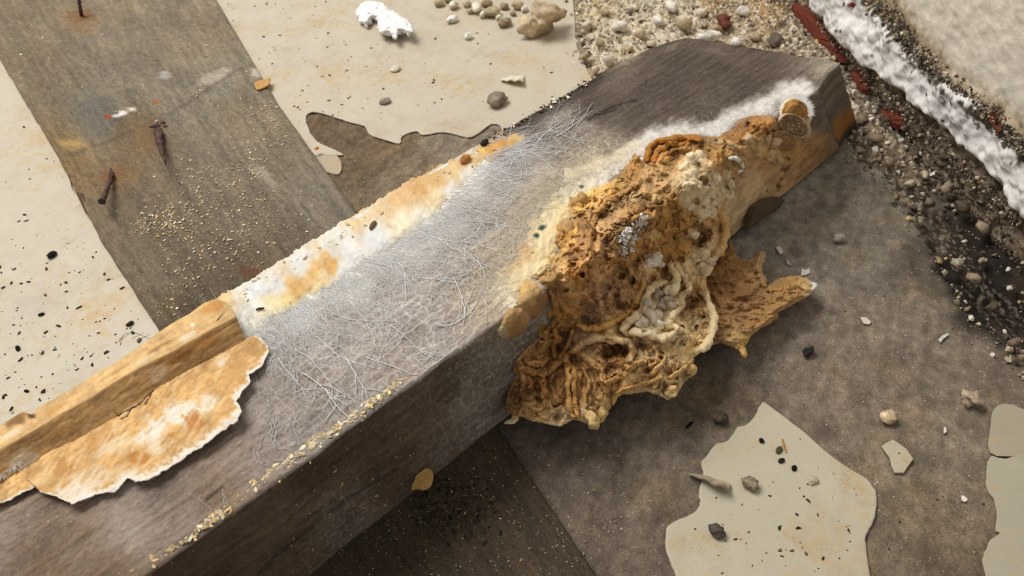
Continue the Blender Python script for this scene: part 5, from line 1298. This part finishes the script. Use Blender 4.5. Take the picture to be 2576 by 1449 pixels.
bracket('fungus_bracket', 1975, 352, 34, 26, .5, 16, 12, (150, 112, 70), (176, 142, 96), 'dull brown lowest bracket', 440)
bracket('fungus_bracket', 2002, 284, 44, 40, .7, 8, 10, (176, 128, 66), (232, 214, 180), 'ringed amber bracket with a white rim', 441)
bracket('fungus_bracket', 1999, 316, 46, 29, .5, 22, 14, (134, 104, 70), (206, 188, 156), 'grey-brown middle bracket with frosted rim', 442)
b = Bits(); r = np.random.default_rng(76)
xs = 1999 + r.normal(size=70) * 20; ys = 322 + r.normal(size=70) * 13
rr_ = rays(xs, ys); Pq = CAMPOS + rr_ * (t_body(xs, ys, rr_) - 37 * PXM)[:, None]
for p in Pq:
    v, f = ICO[r.integers(4)]; b.add(v * r.uniform(.0002, .0005) + p, f, (240, 228, 204))
b.build('pale_specks', M_pale, fung)['kind'] = 'stuff'
th = Threads(); r = np.random.default_rng(77)
for _ in range(520):
    t = r.uniform(-2.9, .2); x = 2000 + r.uniform(30, 41) * math.cos(t); y = 288 + r.uniform(30, 40) * math.sin(t)
    th.add(walk(r, x, y, math.degrees(t) + r.normal() * 20, r.uniform(6, 16), curl_=.2, z=.0012), np.linspace(1, .4, 9) * .00014, (240, 236, 226))
th.build('white_fringe', M_myc, fung)

# grey-white frosted crust on the brown plate
b = Bits(); r = np.random.default_rng(41)
cr = [(1562, 600), (1572, 590), (1585, 576), (1598, 566), (1612, 552), (1618, 545), (1622, 560), (1616, 572), (1606, 580), (1600, 592), (1590, 598), (1574, 606), (1566, 614), (1568, 626), (1576, 632), (1586, 622), (1598, 600), (1592, 606), (1580, 588), (1612, 562), (1570, 636)]


def body_at(x, y):
    x = np.atleast_1d(np.asarray(x, float)); y = np.atleast_1d(np.asarray(y, float))
    d = sdpoly(x, y, body_poly); h, c = h_body(x, y, np.maximum(d, 0)); r_ = rays(x, y)
    return CAMPOS + r_ * (t_body(x, y, r_) - h)[:, None], r_


SPH = []
b2 = bmesh.new(); bmesh.ops.create_icosphere(b2, subdivisions=3, radius=1)
v0 = np.array([q.co[:] for q in b2.verts]); f0 = np.array([[k_.index for k_ in q.verts] for q in b2.faces]); b2.free()


def knob_mesh(seed, amp=.42):
    k_ = v0[:, 2]
    g = fbm(v0[:, 0] * 1.2 + k_ + seed * 3.3, v0[:, 1] * 1.2 - k_ * .8 + seed * 1.9, 500 + seed % 40, 3)
    g2 = fbm(v0[:, 0] * 3.2 + k_ * 2 + seed, v0[:, 1] * 3.2 - k_ * 2, 560 + seed % 40, 3)
    return v0 * (1 + amp * 1.5 * g + amp * .35 * g2)[:, None], g2


kb = np.array([(q[0], q[1]) for q in balls], float)
Pk, Rk = body_at(kb[:, 0], kb[:, 1])
for n_, (q, p, rr_) in enumerate(zip(balls, Pk, Rk)):
    v, g = knob_mesh(n_)
    rad = q[2] * PXM * 1.12
    c = np.array(bcol_[q[3]], float) * (1 + .10 * g)[:, None]
    c = tone(c) if q[3] in (0, 5) else c
    up_k = -rr_
    V = (v * np.array([1.0, 1.0, .85]) * rad) @ rot_rand(np.random.default_rng(n_)).T + p + up_k * rad * (-.30 + .40 * (n_ * 7 % 5) / 5)
    mesh('knob', V, None, M_pale if q[3] not in (0, 5) else M_fungus, fung, c, True, T=f0)
worms = [([(1566, 828), (1590, 803), (1616, 778), (1630, 740), (1648, 718), (1672, 712)], 8.5), ([(1688, 670), (1700, 692), (1702, 715), (1690, 733), (1672, 727)], 9.5), ([(1703, 668), (1715, 690), (1728, 710), (1735, 728)], 7), ([(1735, 735), (1716, 745), (1707, 759), (1717, 771), (1701, 785), (1691, 800), (1682, 814), (1698, 822), (1711, 831)], 8), ([(1566, 829), (1582, 838), (1602, 837), (1626, 836), (1646, 846), (1666, 849), (1690, 846), (1708, 830)], 8.5),
         ([(1765, 702), (1776, 738), (1790, 770), (1797, 800), (1791, 838), (1779, 866), (1762, 886)], 8), ([(1814, 534), (1825, 560), (1829, 590), (1820, 618), (1802, 643)], 10), ([(1628, 400), (1634, 375), (1653, 356), (1692, 346), (1738, 346)], 7.5), ([(1644, 402), (1653, 382), (1683, 364), (1728, 359)], 6), ([(1296, 934), (1312, 927), (1342, 937), (1372, 940), (1400, 917), (1425, 902), (1446, 880)], 6.5), ([(1426, 902), (1431, 950), (1433, 1000), (1440, 1046)], 5.5), ([(1443, 922), (1445, 970), (1447, 1010), (1451, 1048)], 4.5), ([(1312, 932), (1318, 960), (1312, 985)], 5.5), ([(1366, 942), (1368, 975), (1366, 1002)], 5),
         ([(1446, 880), (1466, 863), (1500, 852), (1540, 854), (1578, 861)], 7.5), ([(1456, 821), (1482, 828), (1520, 818), (1560, 802), (1588, 780)], 6.5), ([(1736, 640), (1752, 652), (1772, 648)], 7), ([(1604, 716), (1606, 692), (1613, 670)], 6)]
for n_, (pts, rad) in enumerate(worms):
    q = resample(pts, 44)
    q = q + 4.0 * np.stack([fbm(np.arange(44) / 5., np.full(44, n_ * 3.1), 600, 2), fbm(np.arange(44) / 5., np.full(44, n_ * 5.7), 601, 2)], 1)
    Pk, Rk = body_at(q[:, 0], q[:, 1])
    Pk[1:-1] = (Pk[:-2] + Pk[1:-1] + Pk[2:]) / 3
    _, cc = h_body(q[:, 0], q[:, 1], np.full(44, 30.))
    tp = np.minimum(1, np.minimum(np.arange(44), 43 - np.arange(44)) / 5. + .35)
    rr2 = rad * PXM * tp * (1 + (.45 if n_ < 7 else .25) * fbm(np.arange(44) / 3.2, np.full(44, n_ * 2.2), 602, 3))
    v, t = tube(Pk + Rk * (rr2 * .5)[:, None], rr2 * 1.12, 12)
    ka = 1.0 if n_ < 7 else .45
    v = v + (ka * 0.0011 * fbm(v[:, 0] * 330, v[:, 1] * 330 + v[:, 2] * 250, 603, 3))[:, None] * (-Rk.mean(0)) + 0.0006 * np.stack([fbm(v[:, 0] * 500, v[:, 2] * 500, 604, 2), fbm(v[:, 1] * 500, v[:, 0] * 500, 605, 2), 0 * v[:, 0]], 1)
    c = np.concatenate([np.repeat(cc, 12, 0), cc[:1], cc[-1:]]) * 1.03
    mesh('fold_ridge', v, None, M_pale if n_ < 7 else M_fungus, fung, c, True, T=t)
b = Bits(); r = np.random.default_rng(91)
xs = r.uniform(1290, 1960, 1500); ys = r.uniform(300, 1060, 1500)
dd_ = sdpoly(xs, ys, body_poly); kp = dd_ > 8
xs = xs[kp][:210]; ys = ys[kp][:210]
Pk, Rk = body_at(xs, ys); _, cc = h_body(xs, ys, np.full(len(xs), 30.))
fs = [(ICO[4][0], ICO[4][1]), (ICO[5][0], ICO[5][1])]
for n_, (p, rr_, c) in enumerate(zip(Pk, Rk, cc)):
    v, f = fs[n_ % 2]
    sc_ = r.uniform(4, 10) * PXM
    m_ = rot_rand(r)
    b.add((v * np.array([r.uniform(1, 2.2), 1, .7]) * sc_) @ m_.T + p + rr_ * sc_ * .35, f, c * r.uniform(.95, 1.06))
o = b.build('small_nodules', M_fungus, fung, True); o['kind'] = 'stuff'
xs = []; ys = []
for _ in range(190):
    a = cr[r.integers(len(cr))]; xs.append(a[0] + r.normal() * 4.5); ys.append(a[1] + r.normal() * 4.5)
Pb, Rb = body_at(xs, ys)
for p, rr_ in zip(Pb, Rb):
    v, f = ICO[r.integers(4)]; b.add((v * r.uniform(.0005, .0012)) @ rot_rand(r).T + p - rr_ * r.uniform(.0005, .003), f, np.array([(248, 245, 240), (214, 206, 198), (160, 146, 132)][r.choice(3, p=[.55, .3, .15])]))
o = b.build('frosted_crust', M_plaster, fung); o['label'] = 'crumbly grey-white frosted crust'
# white curl and seed-like grain on the upper right
q = resample([(1836, 398), (1848, 397), (1860, 404), (1868, 418), (1866, 428), (1856, 433)], 16)
Pb, Rb = body_at(q[:, 0], q[:, 1]); v, t = tube(Pb - Rb * .003, np.interp(np.linspace(0, 1, 16), [0, .3, .7, 1], [.0010, .0016, .0014, .0010]), 8); o = mesh('white_curl', v, None, M_pale, fung, (244, 240, 230), True, T=t)
Pb, Rb = body_at([1876], [434]); v, f = ICO[4]; mesh('white_grain', v * np.array([.0014, .001, .001]) + Pb[0] - Rb[0] * .002, None, M_pale, fung, (246, 242, 232), True, T=f)
b = Bits(); xs = r.uniform(1300, 1900, 700); ys = r.uniform(330, 1060, 700)
kp = sdpoly(xs, ys, body_poly) > 14
Pb, Rb = body_at(xs[kp], ys[kp])
for p, rr_ in zip(Pb, Rb):
    v, f = ICO[r.integers(4)]; b.add(v * r.uniform(.00015, .0004) + p, f, [(240, 224, 186), (214, 170, 104), (250, 244, 230)][r.integers(3)])
o = b.build('surface_grains', M_pale, fung); o['kind'] = 'stuff'

# ------------------------------------------------------------------ sawdust, frass and dark specks
def scatter(n, seed, gen, zf, sizes, cols, long_=1.8):
    r_ = np.random.default_rng(seed); bb = Bits()
    for _ in range(n):
        x, y = gen(r_)
        v, f = ICO[r_.integers(4)] if long_ < 3 else SLIV
        s_ = sizes[0] + (sizes[1] - sizes[0]) * r_.random() ** 2.5
        a = r_.random() * 6.283
        m = np.array([[math.cos(a), -math.sin(a), 0], [math.sin(a), math.cos(a), 0], [0, 0, 1]])
        vv = (v * np.array([s_ * r_.uniform(1, long_), s_, s_ * .7])) @ m.T
        bb.add(vv + zf(x, y) + np.array([0, 0, s_ * .4]), f, np.array(cols[r_.integers(len(cols))]) * r_.uniform(.85, 1.1))
    return bb


SLIV = ICO[0]
b = bmesh.new(); bmesh.ops.create_cube(b, size=1.6); SV_ = np.array([x.co[:] for x in b.verts]); bmesh.ops.triangulate(b, faces=b.faces[:]); SLIV = (SV_ * np.array([1, .7, .6]) * (1 + .2 * np.random.default_rng(1).normal(size=(8, 1))), np.array([[y.index for y in f.verts] for f in b.faces])); b.free()
cl = [(670, 300, 40, 40, 70), (700, 340, 40, 50, 50), (640, 400, 40, 40, 50), (620, 380, 60, 60, 60), (640, 440, 20, 14, 20), (560, 460, 80, 50, 70), (420, 560, 60, 40, 130), (480, 530, 60, 50, 90), (360, 570, 30, 30, 50), (560, 500, 70, 60, 60), (640, 520, 70, 60, 50), (520, 640, 90, 60, 90), (470, 690, 60, 50, 60), (600, 600, 80, 60, 60), (740, 560, 70, 60, 40), (560, 240, 90, 50, 40), (40, 40, 50, 50, 40), (60, 130, 30, 40, 20), (300, 220, 120, 80, 40), (200, 150, 120, 80, 30), (470, 430, 60, 60, 30), (500, 120, 90, 90, 40), (440, 780, 50, 30, 40), (700, 640, 60, 40, 20)]
pts_ = []
r = np.random.default_rng(55)
for cx_, cy_, sx, sy, n in cl:
    for _ in range(int(n * 1.25)):
        pts_.append((cx_ + r.normal() * sx * .6, cy_ + r.normal() * sy * .6))
bpoly = [tuple(p) for p in BL] + [tuple(p) for p in BR[::-1]]
pa = np.array(pts_); pa = pa[sdpoly(pa[:, 0], pa[:, 1], bpoly) > 5]; pa = pa[pa[:, 1] < 1048 - .58 * pa[:, 0]]
it = iter(pa.tolist())
o = scatter(len(pa), 56, lambda r_: next(it), lambda x, y: on_z(x, y, BT + .0002), (.00025, .0008), [(232, 214, 174), (222, 198, 150), (240, 230, 208), (212, 180, 124)], 1.9).build('sawdust', M_crumb)
tag(o, 'pale yellow sawdust crumbs sprinkled over the weathered board', 'sawdust', kind='stuff')


def flr(r_):
    while True:
        x = r_.uniform(700, 1600); y = r_.uniform(1100, 1449)
        if y > 2100 - .804 * x: return x, y


o = scatter(110, 57, flr, lambda x, y: on_z(x, y, BT if (y - 1100) > 1.514 * (x - 1271) else 0), (.0002, .0006), [(200, 176, 130), (180, 150, 104)], 1.9).build('fallen_sawdust', M_crumb)
tag(o, 'few tan sawdust grains fallen on the shaded ground in front of the joist', 'sawdust', kind='stuff')
o = scatter(340, 65, lambda r_: (1130 + r_.normal() * 60, 1262 + r_.normal() * 42 + 8), lambda x, y: on_z(x, y, BT), (.0003, .0010), [(40, 33, 26), (62, 52, 40), (96, 82, 62), (30, 25, 20)], 2.2).build('dark_frass', M_crumb)
tag(o, 'heap of black crumbs on the shaded board in front of the joist', 'crumbs', kind='stuff')
Lp = resample([(330, 1450), (486, 1350), (560, 1290), (626, 1238), (700, 1180), (766, 1135), (882, 1056), (999, 972), (1050, 930)], 60)
wts_ = np.interp(np.arange(60) / 59., [0, .2, .3, .5, .75, .82, .9, 1], [.1, .2, 1, .6, .9, 1, .8, .2]); wts_ /= wts_.sum()


def edge_pt(r_):
    i = r_.choice(60, p=wts_); return Lp[i, 0] + r_.normal() * 6, Lp[i, 1] - 3 + r_.normal() * 5


o = scatter(620, 58, edge_pt, lambda x, y: on_z(x, y, ZT - .0004), (.0003, .0011), [(224, 208, 166), (206, 184, 138), (228, 196, 140), (196, 172, 128), (236, 226, 198)], 1.8).build('frass', M_crumb)
tag(o, 'ragged line of pale crumbs caught along the front top edge of the joist', 'crumbs', kind='stuff')


def be_pt(r_):
    t = r_.random(); return 1210 + 290 * t + r_.normal() * 4, 366 - 172 * t + r_.normal() * 5


o = scatter(150, 59, be_pt, lambda x, y: on_z(x, y, ZT + .0002), (.0003, .0011), [(206, 186, 140), (84, 66, 44), (232, 224, 204), (60, 48, 36)], 1.6).build('edge_crumbs', M_crumb)
tag(o, 'dark and pale crumbs strewn along the far top edge of the joist', 'crumbs', kind='stuff')


def mid(r_):
    t = r_.random(); return 560 + 660 * t + r_.normal() * 20, 780 - 400 * t + r_.normal() * 6 - 8


o = scatter(80, 60, mid, lambda x, y: on_z(x, y, ZT + .001), (.0003, .0009), [(234, 224, 196), (220, 196, 150)], 1.8).build('pale_crumbs', M_crumb)
tag(o, 'cream crumbs along the mouldy back edge of the joist', 'crumbs', kind='stuff')


def fr(r_):
    while True:
        x = r_.uniform(700, 2120); y = r_.uniform(240, 1449)
        if 1716 - .725 * x < y < 2060 - .804 * x and x < 1300: return x, y


def on_front(x, y):
    r_ = rays(x, y); return CAMPOS + r_ * (YF / r_[1]) - np.array([0, .0004, 0])


o = scatter(130, 61, fr, on_front, (.0002, .0006), [(206, 184, 140), (176, 150, 110), (214, 170, 100)], 1.9).build('front_crumbs', M_crumb)
tag(o, 'sparse tan crumbs clinging to the dark front face of the joist', 'crumbs', kind='stuff')


def left_pt(r_):
    while True:
        x = r_.uniform(-20, 420); y = r_.uniform(180, 1060)
        if sdpoly(np.array([x]), np.array([y]), [(-40, 150), (0, 170), (135, 390), (240, 600), (392, 836), (130, 1000), (-40, 1080)])[0] > 4 and r_.random() < .35 + .65 * (y > 600): return x, y


def top_pt(r_):
    while True:
        x = r_.uniform(560, 1480); y = r_.uniform(0, 340)
        if y < 1.5 * (x - 550) and y < 320 - .2 * (x - 800) and y < 1040 - .58 * x and r_.random() < 1.2 - (x - 560) / 900: return x, y


dk_ = [(52, 42, 34), (40, 33, 28), (70, 54, 38)]
o = scatter(150, 62, left_pt, lambda x, y: on_z(x, y, .0008), (.0003, .0012), dk_, 2.2).build('dark_specks', M_crumb)
tag(o, 'black dirt specks on the cream paint left of the board', 'dirt specks', kind='stuff')
o = scatter(150, 63, top_pt, lambda x, y: on_z(x, y, .0008), (.0003, .0011), dk_, 2.0).build('dark_specks', M_crumb)
tag(o, 'black dirt specks on the cream paint between board and rubble', 'dirt specks', kind='stuff')


def pp(r_):
    x = r_.uniform(1690, 2190); y = r_.uniform(1080, 1449)
    return x, y


o = scatter(46, 64, lambda r_: (r_.uniform(1780, 2150), r_.uniform(1190, 1449)), lambda x, y: on_z(x, y, .0011), (.0003, .0009), dk_ + [(110, 84, 54)], 2.0).build('dark_specks', M_crumb)
tag(o, 'dirt specks on the large cream patch in front of the fungus', 'dirt specks', kind='stuff')
for k, (x, y, s_, a) in enumerate([(1916, 1108, 5.5, 1.2), (1998, 1177, 6.5, .3), (1966, 1158, 7, 2.9), (1735, 1068, 11, 0.02), (1960, 1131, 9, .1)]):
    stone('dark_grain', x, y, s_ * 1.3, ['round black grain near the tip of the large cream patch', 'oval black grain right of the dark crumbs on the large cream patch', 'ragged black crumb on the large cream patch', 'black rod-shaped dropping on the concrete left of the large cream patch tip', 'olive brown seed on the large cream patch'][k], 'grain', [(26, 22, 20), (26, 22, 20), (50, 40, 34), (24, 21, 19), (84, 76, 56)][k], z=.0012 if k != 3 else 0, seed=200 + k, asp=[1.2, 1.4, 1.5, 3.6, 1.8][k], ang=a, sub=2, rough=.05)
for k, (x, y, s_) in enumerate([(326, 814, 9), (350, 855, 7), (44, 876, 8), (66, 983, 6), (104, 790, 7), (130, 640, 12)]):
    stone('dark_grain', x, y, s_, ['largest black pitted grain on the cream paint by the joist and board corner', 'grey brown grain on the cream paint just under the black pitted grain', 'black oval grain near the left edge of the picture on cream paint', 'black oval grain just above the near end of the fungal skin', 'black grain alone in the middle of the left cream paint', 'long black chip on the left cream paint nearest the board'][k], 'grain', [(58, 46, 38), (120, 100, 76), (26, 22, 20), (26, 22, 20), (30, 26, 22), (34, 30, 28)][k], z=.0009, seed=210 + k, asp=1.6, ang=k * .7, sub=2, rough=.15)
stone('beetle_grain', 938, 566, 17, 'brown ridged seed-like grain lying on the white mycelium', 'grain', (112, 98, 72), z=ZT + .001, seed=220, asp=2.4, ang=.55, sub=3, rough=.06).name = 'seed_grain'
tag(slab('orange_flake', [(640, 212), (652, 206), (668, 202), (678, 200), (681, 214), (670, 222), (658, 226), (646, 230)], BT + .0002, .0016, M_fungus, (196, 148, 84), None, sub=2, rag=.0010, seed=31), 'ochre flake of fungus on the right edge of the weathered board', 'fungus flake')
stone('orange_crumb', 797, 372, 6, 'tiny orange crumb on the board edge beside the pale paint remnant', 'crumb', (214, 150, 66), z=BT, seed=222, sub=2)
tag(slab('orange_flake', [(2330 / 2.147 - 42, 1208), (1050, 1196), (1072, 1180), (1088, 1186), (1090, 1206), (1084, 1226), (1066, 1234), (1046, 1232), (1036, 1234)], BT + .012, .0012, M_fungus, (206, 164, 100), None, sub=2, seed=33), 'tan fungal flake hanging at the bottom front edge of the joist', 'fungus flake')
stone('amber_bead', 1170, 400, 17, 'amber brown bead of fungus on the back edge of the joist', 'fungus bead', (176, 116, 52), z=ZT + .0006, seed=223, asp=1.4, ang=.3, mat=M_fungus, rough=.06)
stone('black_grit', 1218, 358, 13, 'black grit grain glinting on the back edge of the joist beyond the amber bead', 'grain', (44, 36, 28), z=ZT, seed=224, asp=1.6, ang=.4)
stone('white_bead', 588, 822, 8, 'pearly white droplet where the fungal skin meets the white mycelium', 'droplet', (226, 222, 214), z=ZT + .004, seed=225, asp=1.1, mat=M_pale, rough=.04)
v, t = tube([on_z(a, b_, ZT + .0022) for a, b_ in [(644, 780), (652, 776), (664, 775)]], [.0005, .0006, .0004], 5)
tag(mesh('dark_sliver', v, None, M_board, None, (70, 50, 32), False, T=t), 'thin dark splinter lying on the yellowed mycelium above the groove', 'splinter')
v, t = tube([on_z(a, b_, .0016) for a, b_ in [(1968, 1104), (1972, 1120), (1978, 1138)]], [.0004, .0006, .0004], 5)
tag(mesh('orange_sliver', v, None, M_crumb, None, (176, 124, 62), False, T=t), 'orange brown splinter near the tip of the large cream patch', 'splinter')
